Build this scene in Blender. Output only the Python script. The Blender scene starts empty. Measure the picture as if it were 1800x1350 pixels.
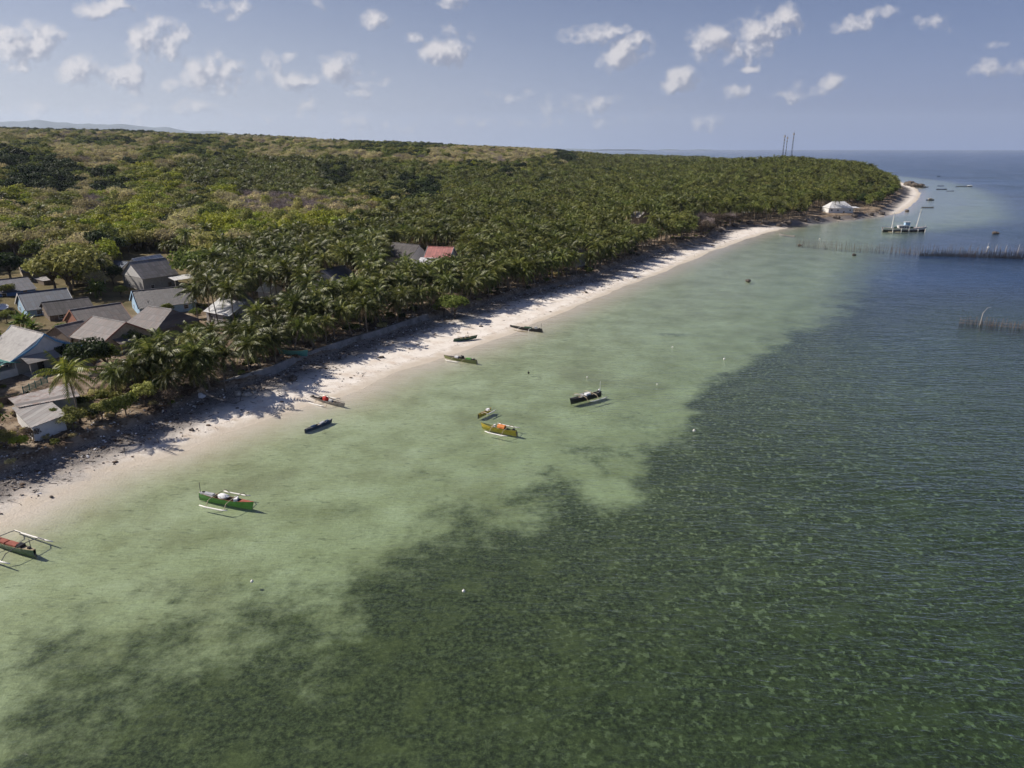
import bpy, math, random
import numpy as np
from mathutils import Vector, Matrix
R = math.radians
random.seed(7); rng = np.random.default_rng(7)
sc = bpy.context.scene; COL = sc.collection
# ------------------------------------------------------------------ camera
PITCH = R(18.34); F = 1250.0; H = 40.0
cd = bpy.data.cameras.new("camera"); cam = bpy.data.objects.new("camera", cd); COL.objects.link(cam)
cd.sensor_width = 36; cd.lens = 25.0; cd.clip_start = 0.5; cd.clip_end = 120000
cam.location = (0, 0, H); cam.rotation_euler = (R(90) - PITCH, 0, 0); sc.camera = cam
# ------------------------------------------------------------------ light and sky
SUN_EL = R(40); SUN_DIR = Vector((-0.975 * math.cos(SUN_EL), 0.222 * math.cos(SUN_EL), math.sin(SUN_EL))).normalized()
sl = bpy.data.lights.new("sun", 'SUN'); sl.energy = 5.0; sl.angle = R(0.55); sl.color = (1.0, 0.92, 0.82)
so = bpy.data.objects.new("sun", sl); COL.objects.link(so); so.rotation_euler = SUN_DIR.to_track_quat('Z', 'Y').to_euler()
so.location = (0, 0, 200)
sc.view_settings.view_transform = 'Standard'; sc.view_settings.look = 'None'
sc.view_settings.exposure = 0.3; sc.view_settings.gamma = 1
sc.render.engine = 'CYCLES'
sc.cycles.max_bounces = 6; sc.cycles.diffuse_bounces = 2; sc.cycles.glossy_bounces = 2
sc.cycles.transparent_max_bounces = 8; sc.cycles.volume_bounces = 0; sc.cycles.transmission_bounces = 3
sc.cycles.caustics_reflective = False; sc.cycles.caustics_refractive = False
sc.cycles.sample_clamp_indirect = 4

class NT:
    """small helper to wire node trees"""
    def __init__(s, tree): s.t = tree; s.n = tree.nodes; s.l = tree.links
    def new(s, typ, **kw):
        n = s.n.new(typ)
        for k, v in kw.items():
            if k.startswith('i_'):
                key = k[2:]; key = int(key) if key.isdigit() else key.replace('_', ' ')
                if isinstance(v, bpy.types.NodeSocket): s.l.new(v, n.inputs[key])
                else: n.inputs[key].default_value = v
            else: setattr(n, k, v)
        return n
    def math(s, op, a, b=None, c=None, clamp=False):
        n = s.n.new('ShaderNodeMath'); n.operation = op; n.use_clamp = clamp
        for i, v in enumerate((a, b, c)):
            if v is None: continue
            if isinstance(v, bpy.types.NodeSocket): s.l.new(v, n.inputs[i])
            else: n.inputs[i].default_value = v
        return n.outputs[0]
    def vmath(s, op, a, b=None, sc_=None):
        n = s.n.new('ShaderNodeVectorMath'); n.operation = op
        for i, v in enumerate((a, b)):
            if v is None: continue
            if isinstance(v, bpy.types.NodeSocket): s.l.new(v, n.inputs[i])
            else: n.inputs[i].default_value = v
        if sc_ is not None:
            if isinstance(sc_, bpy.types.NodeSocket): s.l.new(sc_, n.inputs['Scale'])
            else: n.inputs['Scale'].default_value = sc_
        return n.outputs['Value'] if op in ('DOT_PRODUCT', 'LENGTH', 'DISTANCE') else n.outputs[0]
    def noise(s, vec, scale, detail=4, rough=0.55, dist=0.0):
        n = s.n.new('ShaderNodeTexNoise'); n.inputs['Scale'].default_value = scale
        n.inputs['Detail'].default_value = detail; n.inputs['Roughness'].default_value = rough; n.inputs['Distortion'].default_value = dist
        if vec is not None: s.l.new(vec, n.inputs['Vector'])
        return n.outputs['Fac']
    def ramp(s, fac, stops, interp='LINEAR'):
        n = s.n.new('ShaderNodeValToRGB'); cr = n.color_ramp; cr.interpolation = interp
        while len(cr.elements) < len(stops): cr.elements.new(0.5)
        for e, (p, c) in zip(cr.elements, stops):
            e.position = p; e.color = (*c, 1) if isinstance(c, tuple) else (c, c, c, 1)
        if isinstance(fac, bpy.types.NodeSocket): s.l.new(fac, n.inputs[0])
        return n.outputs[0]
    def mix(s, fac, a, b, blend='MIX'):
        n = s.n.new('ShaderNodeMix'); n.data_type = 'RGBA'; n.blend_type = blend
        for k, v in ((0, fac), (6, a), (7, b)):
            if isinstance(v, bpy.types.NodeSocket): s.l.new(v, n.inputs[k])
            else: n.inputs[k].default_value = (*v, 1) if isinstance(v, tuple) else v
        return n.outputs[2]
    def smooth(s, v, lo, hi):
        n = s.n.new('ShaderNodeMapRange'); n.interpolation_type = 'SMOOTHSTEP'
        s.l.new(v, n.inputs[0]); n.inputs[1].default_value = lo; n.inputs[2].default_value = hi
        return n.outputs[0]

def ray(x, y):
    u = (x - 900) / F; v = (675 - y) / F
    return Vector((u, math.cos(PITCH) + v * math.sin(PITCH), -math.sin(PITCH) + v * math.cos(PITCH)))
def W(x, y, z=0.0):
    d = ray(x, y); t = (z - H) / d.z
    return Vector((d.x * t, d.y * t, z))
def J(X, Y, Z):
    Z = Z - H; f = Y * math.cos(PITCH) - Z * math.sin(PITCH); up = Y * math.sin(PITCH) + Z * math.cos(PITCH)
    return 900 + F * X / f, 675 - F * up / f, F / f

wd = bpy.data.worlds.new("World"); sc.world = wd; wd.use_nodes = True
w = NT(wd.node_tree); w.n.clear()
CLOUDS = [  # px, py, rx, ry (in 1800 px), strength : fair-weather cumulus as seen from the drone, turned into sky directions
 (42, 66, 62, 38, 1.0), (20, 105, 40, 22, .6), (180, 12, 48, 20, .9), (275, 72, 46, 40, 1.0), (268, 100, 28, 18, .7), (310, 62, 24, 20, .8), (150, 125, 44, 26, .85),
 (222, 136, 36, 26, .9), (352, 128, 40, 34, .95), (390, 135, 34, 40, .8), (300, 143, 24, 12, .7), (405, 18, 40, 22, .75), (350, 190, 40, 12, .5),
 (480, 105, 18, 26, .6), (508, 100, 14, 12, .7), (530, 135, 30, 22, .75), (490, 135, 34, 18, .6), (605, 130, 48, 28, .75), (675, 137, 17, 8, .7), (625, 160, 26, 12, .6),
 (657, 33, 26, 20, .75), (728, 64, 20, 10, .7), (782, 85, 44, 34, 1.05), (826, 66, 10, 12, .5), (1030, 60, 46, 18, .75), (1075, 50, 26, 16, .6), (1092, 94, 44, 32, 1.05),
 (1270, 72, 48, 36, .85), (1330, 45, 60, 30, .7), (1375, 45, 30, 30, .8), (1310, 85, 70, 24, .75), (1318, 116, 16, 9, .7), (1186, 143, 38, 18, .9), (1298, 162, 22, 13, .65),
 (1390, 163, 36, 16, .65), (1450, 152, 34, 14, .75), (1505, 42, 40, 18, .7), (1545, 22, 36, 13, .75), (1640, 40, 34, 14, .45), (1760, 122, 50, 16, .4), (1030, 182, 60, 18, .6),
 (958, 195, 16, 26, .5), (1235, 215, 22, 14, .35), (790, 8, 26, 14, .5), (560, 5, 16, 12, .5), (250, 200, 44, 18, .5), (545, 195, 34, 22, .45), (620, 210, 26, 24, .4), (40, 190, 50, 16, .45),
 (150, 195, 60, 12, .4), (430, 205, 60, 14, .35), (850, 215, 80, 10, .25), (905, 165, 34, 9, .3), (1120, 205, 60, 10, .25), (1750, 75, 30, 8, .2), (1190, 185, 14, 8, .4), (700, 215, 70, 12, .3)]
tc = w.new('ShaderNodeTexCoord').outputs['Generated']
sky = w.new('ShaderNodeTexSky'); sky.sky_type = 'NISHITA'; sky.sun_disc = False
sky.sun_elevation = SUN_EL; sky.sun_rotation = math.atan2(SUN_DIR.x, SUN_DIR.y); sky.altitude = 0; sky.air_density = 1.0; sky.dust_density = .7; sky.ozone_density = 2.0
hs = w.new('ShaderNodeHueSaturation'); w.l.new(sky.outputs[0], hs.inputs['Color']); hs.inputs['Saturation'].default_value = 1.12; hs.inputs['Value'].default_value = .41
skyc = w.mix(1.0, hs.outputs[0], (.97, .88, 1.12), 'MULTIPLY')
sp = w.new('ShaderNodeSeparateXYZ', i_0=tc)
lowf = w.math('EXPONENT', w.math('MULTIPLY', w.math('MAXIMUM', sp.outputs[2], 0.0), -8.0))
sunw = w.smooth(sp.outputs[0], .65, -.75)
hz = w.mix(sunw, (2.0, 2.8, 5.5), (6.0, 6.4, 7.2))
fin = w.mix(w.math('MULTIPLY', lowf, .92), skyc, hz)
bg = w.new('ShaderNodeBackground', i_Color=fin, i_Strength=0.1); w.l.new(bg.outputs[0], w.new('ShaderNodeOutputWorld').inputs[0])

# ------------------------------------------------------------------ helpers
def tag(o, label=None, cat=None, group=None, kind=None):
    if label: o['label'] = label
    if cat: o['category'] = cat
    if group: o['group'] = group
    if kind: o['kind'] = kind
    return o
def empty(name, loc, rz=0.0, label=None, cat=None, group=None):
    o = bpy.data.objects.new(name, None); COL.objects.link(o); o.location = loc; o.rotation_euler = (0, 0, rz); o.empty_display_size = .3
    return tag(o, label, cat, group)
class MB:
    def __init__(s): s.v = []; s.f = []; s.m = []
    def add(s, vs, fs, mi=0):
        n = len(s.v); s.v += [tuple(v) for v in vs]; s.f += [tuple(i + n for i in f) for f in fs]; s.m += [mi] * len(fs)
    def box(s, c, size, rz=0, mi=0, taper=1.0):
        x, y, z = [a / 2 for a in size]; cr, sr = math.cos(rz), math.sin(rz); vs = []
        for k in (-1, 1):
            t = taper if k > 0 else 1
            for i, j in ((-1, -1), (1, -1), (1, 1), (-1, 1)):
                px, py = i * x * t, j * y * t; vs.append((c[0] + px * cr - py * sr, c[1] + px * sr + py * cr, c[2] + k * z))
        s.add(vs, [(3, 2, 1, 0), (4, 5, 6, 7), (0, 1, 5, 4), (1, 2, 6, 5), (2, 3, 7, 6), (3, 0, 4, 7)], mi)
    def tube(s, pts, rad, n=6, mi=0, cap=True):
        pts = [Vector(p) for p in pts]; m = len(pts)
        if not isinstance(rad, (list, tuple)): rad = [rad] * m
        vs = []
        for i, p in enumerate(pts):
            d = (pts[min(i + 1, m - 1)] - pts[max(i - 1, 0)]).normalized()
            a = Vector((0, 0, 1)) if abs(d.z) < .9 else Vector((1, 0, 0)); u = d.cross(a).normalized(); vv = d.cross(u)
            for k in range(n):
                t = 2 * math.pi * k / n; vs.append(p + (u * math.cos(t) + vv * math.sin(t)) * rad[i])
        fs = [(i * n + k, i * n + (k + 1) % n, (i + 1) * n + (k + 1) % n, (i + 1) * n + k) for i in range(m - 1) for k in range(n)]
        if cap: fs += [tuple(range(n))[::-1], tuple(range((m - 1) * n, m * n))]
        s.add(vs, fs, mi)
    def blob(s, c, r, mi=0, seed=0, jit=.2, nu=8, nv=5):
        rr = random.Random(seed); vs = [(c[0], c[1], c[2] + r[2])]
        for j in range(1, nv):
            for i in range(nu):
                th = math.pi * j / nv; ph = 2 * math.pi * i / nu; q_ = 1 + rr.uniform(-jit, jit)
                vs.append((c[0] + r[0] * math.sin(th) * math.cos(ph) * q_, c[1] + r[1] * math.sin(th) * math.sin(ph) * q_, c[2] + r[2] * math.cos(th) * q_))
        vs.append((c[0], c[1], c[2] - r[2])); fs = [(0, 1 + i, 1 + (i + 1) % nu) for i in range(nu)]
        for j in range(nv - 2):
            for i in range(nu):
                a = 1 + j * nu; b = a + nu; fs.append((a + i, b + i, b + (i + 1) % nu, a + (i + 1) % nu))
        a = 1 + (nv - 2) * nu; fs += [(a + i, len(vs) - 1, a + (i + 1) % nu) for i in range(nu)]
        s.add(vs, fs, mi)
    def quad(s, a, b, c, d, mi=0): s.add([a, b, c, d], [(0, 1, 2, 3)], mi)
    def mesh(s, name, mats, smooth=False):
        me = bpy.data.meshes.new(name); me.from_pydata(s.v, [], s.f)
        for m in (mats if isinstance(mats, (list, tuple)) else [mats]): me.materials.append(m)
        if any(s.m): me.polygons.foreach_set('material_index', s.m)
        if smooth: me.polygons.foreach_set('use_smooth', [True] * len(s.f))
        me.update(); return me
    def build(s, name, mats, parent=None, smooth=False):
        o = bpy.data.objects.new(name, s.mesh(name, mats, smooth)); COL.objects.link(o); o.parent = parent; return o
def link(name, me, parent=None):
    o = bpy.data.objects.new(name, me); COL.objects.link(o); o.parent = parent; return o
def fast_mesh(name, V, Fq, mats, smooth=False, midx=None):
    me = bpy.data.meshes.new(name); V = np.asarray(V, dtype=np.float32); Fq = np.asarray(Fq, dtype=np.int32); k = Fq.shape[1]
    me.vertices.add(len(V)); me.vertices.foreach_set('co', V.ravel()); me.loops.add(Fq.size); me.loops.foreach_set('vertex_index', Fq.ravel())
    me.polygons.add(len(Fq)); me.polygons.foreach_set('loop_start', np.arange(0, Fq.size, k, dtype=np.int32))
    for m in (mats if isinstance(mats, (list, tuple)) else [mats]): me.materials.append(m)
    if midx is not None: me.polygons.foreach_set('material_index', np.asarray(midx, dtype=np.int32))
    me.polygons.foreach_set('use_smooth', np.full(len(Fq), smooth, dtype=bool)); me.update(calc_edges=True); return me

# ------------------------------------------------------------------ materials
def pmat(name, col, rough=.7, var=.25, scale=3.0, bump=0.0, metal=0.0, col2=None, spec=.3, detail=5, stretch=None, rnd=0.0):
    m = bpy.data.materials.new(name); m.use_nodes = True; t = NT(m.node_tree); b = t.n['Principled BSDF']
    tc_ = t.new('ShaderNodeTexCoord').outputs['Object']
    if stretch: tc_ = t.vmath('MULTIPLY', tc_, stretch)
    n = t.noise(tc_, scale, detail, .6); n2 = t.noise(tc_, scale * .22, 3, .5)
    c2 = col2 or tuple(c * (1 - var * 1.6) for c in col); hi = tuple(min(1, c * (1 + var)) for c in col)
    c = t.ramp(t.math('ADD', t.math('MULTIPLY', n, .6), t.math('MULTIPLY', n2, .4)), [(.32, c2), (.5, col), (.68, hi)])
    if rnd:
        oi = t.new('ShaderNodeObjectInfo').outputs['Random']; h_ = t.new('ShaderNodeHueSaturation', i_Color=c)
        t.l.new(t.math('MULTIPLY_ADD', oi, rnd, 1 - rnd / 2), h_.inputs['Value']); c = h_.outputs[0]
    t.l.new(c, b.inputs['Base Color']); b.inputs['Roughness'].default_value = rough; b.inputs['Metallic'].default_value = metal
    b.inputs['Specular IOR Level'].default_value = spec
    if bump:
        bp = t.new('ShaderNodeBump', i_Height=n, i_Strength=1.0, i_Distance=bump); t.l.new(bp.outputs[0], b.inputs['Normal'])
    return m
def roofmat(name, col, rust=(.25, .12, .07), rustamt=.3, ribs=4.0, rough=.55, metal=0.0, thatch=False):
    m = bpy.data.materials.new(name); m.use_nodes = True; t = NT(m.node_tree); b = t.n['Principled BSDF']
    o = t.new('ShaderNodeTexCoord').outputs['Object']; sep = t.new('ShaderNodeSeparateXYZ', i_0=o)
    n = t.noise(o, 1.1, 6, .65); st = t.noise(t.vmath('MULTIPLY', o, (3.5, .35, .35)), 1.0, 5, .6)
    sheet = t.new('ShaderNodeTexWhiteNoise', noise_dimensions='2D')
    cb = t.new('ShaderNodeCombineXYZ'); t.l.new(t.math('FLOOR', t.math('MULTIPLY', sep.outputs[0], 1.15)), cb.inputs[0]); t.l.new(t.math('FLOOR', t.math('MULTIPLY', sep.outputs[2], 1.1)), cb.inputs[1])
    t.l.new(cb.outputs[0], sheet.inputs['Vector'])
    c = t.mix(t.math('MULTIPLY', t.smooth(n, .42, .7), rustamt), col, rust)
    c = t.mix(t.math('MULTIPLY', t.smooth(st, .35, .7), .35), c, tuple(x * .45 for x in col))
    c = t.mix(1, c, t.ramp(sheet.outputs['Value'], [(0, .74), (1, 1.12)]), 'MULTIPLY')
    fr = t.math('FRACT', t.math('MULTIPLY', sep.outputs[2], 1.1)); c = t.mix(t.math('LESS_THAN', fr, .05), c, tuple(x * .4 for x in col))
    fx = t.math('FRACT', t.math('MULTIPLY', sep.outputs[0], 1.15)); c = t.mix(t.math('MULTIPLY', t.math('LESS_THAN', fx, .16), .45), c, tuple(x * .4 for x in col))
    t.l.new(c, b.inputs['Base Color']); b.inputs['Roughness'].default_value = rough; b.inputs['Metallic'].default_value = metal
    hgt = t.noise(t.vmath('MULTIPLY', o, (9, 1.2, 1.2)), 2.0, 4) if thatch else t.math('SINE', t.math('MULTIPLY', sep.outputs[0], 2 * math.pi * ribs))
    bp = t.new('ShaderNodeBump', i_Height=hgt, i_Strength=.9, i_Distance=.08 if thatch else .03); t.l.new(bp.outputs[0], b.inputs['Normal'])
    return m
def leafmat(name, c1, c2, c3, rough=.6, trans=.34, rnd=.5, spec=.18):
    m = bpy.data.materials.new(name); m.use_nodes = True; t = NT(m.node_tree); b = t.n['Principled BSDF']
    geo = t.new('ShaderNodeNewGeometry'); oi = t.new('ShaderNodeObjectInfo')
    n = t.noise(t.new('ShaderNodeTexCoord').outputs['Object'], .9, 3, .6)
    f = t.math('ADD', t.math('MULTIPLY', geo.outputs['Random Per Island'], .45), t.math('MULTIPLY', n, .55))
    c = t.ramp(f, [(.2, c1), (.5, c2), (.8, c3)])
    h_ = t.new('ShaderNodeHueSaturation', i_Color=c)
    t.l.new(t.math('MULTIPLY_ADD', oi.outputs['Random'], rnd, 1 - rnd / 2), h_.inputs['Value'])
    rr = t.math('FRACT', t.math('MULTIPLY', oi.outputs['Random'], 7.31)); t.l.new(t.math('MULTIPLY_ADD', rr, .03, .488), h_.inputs['Hue'])
    t.l.new(h_.outputs[0], b.inputs['Base Color']); b.inputs['Roughness'].default_value = rough; b.inputs['Specular IOR Level'].default_value = spec
    tr = t.new('ShaderNodeBsdfTranslucent'); t.l.new(h_.outputs[0], tr.inputs[0]); mx = t.new('ShaderNodeMixShader', i_0=trans)
    t.l.new(b.outputs[0], mx.inputs[1]); t.l.new(tr.outputs[0], mx.inputs[2]); t.l.new(mx.outputs[0], t.n['Material Output'].inputs[0])
    return m
M = {}
M['palmleaf'] = leafmat('palm_leaf', (.028, .044, .009), (.11, .13, .026), (.32, .315, .085), rough=.48, rnd=.95, spec=.28)
M['palmyellow'] = leafmat('palm_leaf_yellow', (.09, .12, .02), (.20, .22, .035), (.36, .33, .06), rough=.4)
M['deadfrond'] = leafmat('dead_frond', (.10, .06, .03), (.22, .15, .08), (.36, .27, .16), rough=.8, trans=.1)
M['trunkpalm'] = pmat('palm_trunk', (.20, .165, .13), .9, .35, 4, .03, rnd=.4)
M['bark'] = pmat('bark', (.15, .12, .09), .9, .35, 5, .03, rnd=.4)
M['greybranch'] = pmat('grey_branch', (.36, .30, .29), .9, .3, 4, rnd=.4)
M['leaf_green'] = leafmat('leaf_green', (.06, .08, .02), (.15, .18, .036), (.27, .30, .075))
M['leaf_dark'] = leafmat('leaf_dark', (.014, .024, .010), (.034, .052, .017), (.07, .095, .03), rnd=.6)
M['leaf_lime'] = leafmat('leaf_lime', (.14, .165, .02), (.28, .31, .035), (.44, .45, .07))
M['leaf_olive'] = leafmat('leaf_olive', (.14, .145, .04), (.30, .295, .08), (.46, .44, .15), rnd=.6)
M['leaf_dry'] = leafmat('leaf_dry', (.26, .22, .10), (.50, .44, .21), (.66, .59, .33), rough=.8, rnd=.6, spec=.1)
M['leaf_brown'] = leafmat('leaf_brown', (.06, .048, .035), (.13, .10, .075), (.22, .175, .13), rough=.8, rnd=.6, spec=.1)
M['banana'] = leafmat('banana_leaf', (.07, .11, .02), (.15, .21, .04), (.28, .32, .08), rough=.35)
M['coconut'] = pmat('coconut', (.16, .15, .05), .6, .3)

# ------------------------------------------------------------------ shape of the coast (world metres)
SH_PX = [(0, 915), (100, 872), (200, 828), (300, 797), (400, 760), (470, 735), (540, 712), (600, 697), (650, 676), (700, 652), (760, 634), (800, 619), (850, 603), (900, 585), (960, 560),
         (1020, 536), (1080, 511), (1150, 484), (1200, 463), (1250, 442), (1300, 424), (1350, 408), (1382, 401), (1395, 396), (1420, 393), (1460, 389), (1510, 384), (1550, 380), (1580, 375), (1600, 362), (1613, 350), (1617, 340), (1611, 332), (1600, 327)]
SH = [(-320, -400), (-150, -120), (-95, 10), (-76, 42)] + [tuple(W(x, y).xy) for x, y in SH_PX] + [(500, 960), (540, 1200), (600, 1600), (600, 2200), (500, 3200), (300, 5200), (0, 9000), (-2000, 30000)]
VG_PX = [(0, 842), (51, 822), (111, 800), (178, 775), (267, 744), (330, 712), (352, 700), (383, 694), (441, 674), (521, 644), (615, 610), (690, 586), (763, 560), (826, 545), (877, 527), (977, 502), (1038, 489), (1088, 467), (1164, 440), (1239, 423),
         (1264, 408), (1300, 398), (1345, 396), (1385, 394), (1400, 389), (1450, 384), (1500, 380), (1545, 374), (1566, 360), (1580, 349), (1588, 340), (1590, 331)]
VG = [(-345, -400), (-175, -120), (-112, 10), (-88, 45)] + [tuple(W(x, y, 1.2).xy) for x, y in VG_PX] + [(480, 960), (520, 1200), (580, 1600), (580, 2200), (480, 3200), (280, 5200), (-20, 9000), (-2020, 30000)]
DK_PX = [(-100, 1260), (0, 1190), (150, 1120), (300, 1075), (430, 1050), (560, 1015), (660, 945), (740, 893), (850, 862), (930, 832), (985, 812), (1040, 800), (1110, 785), (1160, 755), (1205, 730), (1205, 702), (1262, 665), (1310, 640), (1345, 610), (1400, 575), (1460, 545),
         (1500, 510), (1560, 480), (1640, 455), (1760, 430), (1900, 410)]
DK = [(-200, -300), (-60, 20)] + [tuple(W(x, y).xy) for x, y in DK_PX] + [(1200, 500), (9000, 2000), (30000, 9000)]
def sdist(X, Y, poly, close):
    """signed distance of points to a polyline; positive on the left bank (land / shallow side)"""
    best = np.full(X.shape, 1e18)
    for (ax, ay), (bx, by) in zip(poly[:-1], poly[1:]):
        dx, dy = bx - ax, by - ay; t = np.clip(((X - ax) * dx + (Y - ay) * dy) / (dx * dx + dy * dy), 0, 1)
        best = np.minimum(best, (X - ax - t * dx) ** 2 + (Y - ay - t * dy) ** 2)
    P = list(poly) + list(close); ins = np.zeros(X.shape, bool)
    for i in range(len(P)):
        (ax, ay), (bx, by) = P[i], P[(i + 1) % len(P)]
        if ay == by: continue
        c = ((ay > Y) != (by > Y)) & (X < (bx - ax) * (Y - ay) / (by - ay) + ax); ins ^= c
    return np.sqrt(best) * np.where(ins, 1, -1)
CL_LAND = [(-60000, 30000), (-60000, -400)]; CL_DK = [(30000, 60000), (-60000, 60000), (-60000, -300)]
_perm = np.random.default_rng(3).random((256, 256))
def vnoise(X, Y, s):
    x = X / s; y = Y / s; xi = np.floor(x).astype(int); yi = np.floor(y).astype(int); fx = x - xi; fy = y - yi
    fx = fx * fx * (3 - 2 * fx); fy = fy * fy * (3 - 2 * fy); p = _perm
    a = p[xi % 256, yi % 256]; b = p[(xi + 1) % 256, yi % 256]; c = p[xi % 256, (yi + 1) % 256]; d = p[(xi + 1) % 256, (yi + 1) % 256]
    return (a * (1 - fx) + b * fx) * (1 - fy) + (c * (1 - fx) + d * fx) * fy - .5
def fbm(X, Y, s, o=4):
    r = 0; a = 1
    for k in range(o): r = r + a * vnoise(X + 37.1 * k, Y - 19.7 * k, s / 2 ** k); a *= .5
    return r
def sm(x, a, b):
    t = np.clip((x - a) / (b - a), 0, 1); return t * t * (3 - 2 * t)
def height(X, Y, full=False):
    X = np.asarray(X, float); Y = np.asarray(Y, float)
    jx = fbm(X, Y, 9, 3) * 1.4
    s = sdist(X, Y, SH, CL_LAND); v = sdist(X, Y, VG, CL_LAND)
    sj = s + jx * np.clip(1 - np.abs(s) / 400, 0, 1)
    wdt = np.maximum(s - v, 1.0); tb = np.clip(sj / wdt, 0, 1)
    z = np.where(sj < 0, -.05 * np.minimum(-sj, 12) - .007 * np.clip(-sj - 12, 0, 50) - .02 * np.clip(-sj - 62, 0, 90) - .004 * np.clip(-sj - 132, 0, 2000), 1.25 * tb ** .8)
    bank = sm(v + fbm(X, Y, 5, 3) * .5, -.2, 1.3)
    z = z + bank * (1.25 + fbm(X, Y, 6, 3) * .35) + np.where(v > 0, .012 * np.minimum(v, 150), 0)
    inl = np.clip(v - 130, 0, 9000)
    z = z + 44 * (1 - np.exp(-inl / 480)) * sm(inl, 0, 400) + .0265 * np.clip(inl - 600, 0, 7000) + np.clip(fbm(X, Y, 420, 4), -1, 1) * 12 * sm(v, 150, 900)
    rd = np.sqrt(X ** 2 + Y ** 2); z = z - sm(rd, 7600, 11000) * np.maximum(z - 20, 0) * .9 * (v > 0)
    z = z + 13 * np.exp(-(((X - 330) / 130) ** 2 + ((Y - 830) / 190) ** 2)) * sm(v, 2, 45)
    return (z, s, v) if full else z
def gz(x, y): return float(height(np.array([x]), np.array([y]))[0])
def on_ground(px, py, z0=2.5):
    z = z0
    for _ in range(6):
        p = W(px, py, z); z = .5 * z + .5 * gz(p.x, p.y)
    p = W(px, py, z); return Vector((p.x, p.y, gz(p.x, p.y)))

# ------------------------------------------------------------------ ground, beach, seabed, water from one polar lattice
NR, NA = 1000, 560
rad = 14.0 * (21000 / 14.0) ** (np.linspace(0, 1, NR)); az = np.radians(np.linspace(-62, 62, NA))
RR, AA = np.meshgrid(rad, az, indexing='ij'); X = RR * np.sin(AA); Y = RR * np.cos(AA)
Z, S, V_ = height(X, Y, True)
DKd = sdist(X, Y, DK, CL_DK)
idx = np.arange(NR * NA).reshape(NR, NA)
quads = np.stack([idx[:-1, :-1], idx[:-1, 1:], idx[1:, 1:], idx[1:, :-1]], -1).reshape(-1, 4)
zc = Z.ravel()[quads].mean(1); vc = V_.ravel()[quads].mean(1); sc_ = S.ravel()[quads].mean(1)
# seagrass amount: 0 on the clean sand shelf, 1 over the dark beds
warp = fbm(X, Y, 14, 4) * 5
wf_ = sm(Y, 120, 230); wl_ = 1 - sm(X, -12, 22); wr = fbm(X, Y, 5, 4)
sg = 1 - sm(DKd + warp * (1 + wl_) + wr * (3 + 6 * wl_ + 5 * wf_), -5 - 14 * wl_ - 9 * wf_, 3 + 9 * wl_ + 9 * wf_)
def blobs(lst, X, Y):
    r = np.zeros(X.shape)
    for (px, py, rx, ry, a) in lst:
        c = W(px, py); k = J(c.x, c.y, 0)[2]; fy = abs(W(px, py + 1).y - c.y)
        d = ((X - c.x) * k / rx) ** 2 + ((Y - c.y) / fy / ry) ** 2
        r = np.maximum(r, a * np.exp(-np.maximum(d + warp * .12, 0)))
    return r
darkb = blobs([(1030, 783, 70, 15, .8), (1110, 728, 60, 16, .6), (900, 828, 100, 18, .7), (1000, 765, 40, 8, .5), (780, 890, 60, 22, .7), (845, 817, 13, 6, 1.0), (742, 820, 12, 5, .8), (600, 800, 120, 18, .22), (850, 700, 90, 25, .16),
    (1080, 600, 60, 12, .3), (1180, 583, 40, 4, .5), (1170, 555, 60, 5, .35), (1220, 570, 30, 3, .4), (980, 620, 60, 6, .3), (1010, 610, 25, 3, .5), (1300, 505, 50, 4, .3), (1340, 590, 30, 6, .4), (640, 930, 50, 20, .3), (755, 952, 10, 5, 1.0), (300, 1048, 14, 6, .9), (395, 1082, 12, 5, .8),
    (1180, 525, 30, 3, .35), (1060, 555, 20, 2, .4), (1430, 440, 30, 3, .3), (520, 860, 80, 10, .15), (1500, 455, 60, 4, .3), (1650, 395, 60, 4, .4), (1700, 420, 90, 5, .5), (1750, 385, 60, 3, .4), (1560, 420, 60, 6, .25), (1700, 355, 90, 2, .35), (1440, 470, 40, 4, .3)], X, Y)
lightb = blobs([(1072, 850, 58, 30, 1.0), (1030, 818, 45, 16, .8), (1100, 812, 45, 24, .85), (990, 800, 60, 10, .5), (1150, 758, 60, 14, .5), (1010, 755, 70, 12, .5), (930, 835, 50, 8, .4), (1120, 740, 50, 9, .45), (1215, 716, 26, 6, .7), (1460, 760, 26, 12, .3), (1405, 780, 24, 9, .28), (1600, 725, 60, 10, .15), (930, 900, 60, 30, .35), (560, 990, 80, 30, .35), (460, 1120, 60, 20, .25), (1300, 1000, 40, 8, .35), (1240, 985, 14, 5, .4), (700, 1210, 60, 30, .3),
    (550, 1300, 40, 20, .2), (330, 1180, 30, 10, .2), (1600, 690, 160, 40, .22), (1180, 1240, 300, 80, .08), (1000, 930, 50, 16, .25), (1010, 1045, 30, 14, .25), (960, 1300, 40, 12, .25)], X, Y)
nz = fbm(X, Y, 22, 5)
sg = np.clip(np.maximum(sg, darkb * (.75 + nz * .6)) - lightb * sg * 1.0, 0, 1)
sg = sg * (1 - .08 * wl_ * sm(-DKd, 40, 0))
sg = np.clip(sg + (nz * .16) * (S < -6) * (1 - sg) , 0, 1)
far = np.clip(-S, 0, 1e5)
def setattrs(me, vi, **kw):
    for k, arr in kw.items():
        a = me.attributes.new(k, 'FLOAT', 'POINT'); a.data.foreach_set('value', arr.ravel()[vi].astype(np.float32))
def submesh(name, mask, zz, mat, **attrs):
    f = quads[mask]; vi, inv = np.unique(f, return_inverse=True); f2 = inv.reshape(f.shape)
    P = np.stack([X.ravel()[vi], Y.ravel()[vi], zz.ravel()[vi]], -1)
    me = fast_mesh(name, P, f2, mat, True); setattrs(me, vi, **attrs)
    o = bpy.data.objects.new(name, me); COL.objects.link(o); o['kind'] = 'structure'; return o

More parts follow.
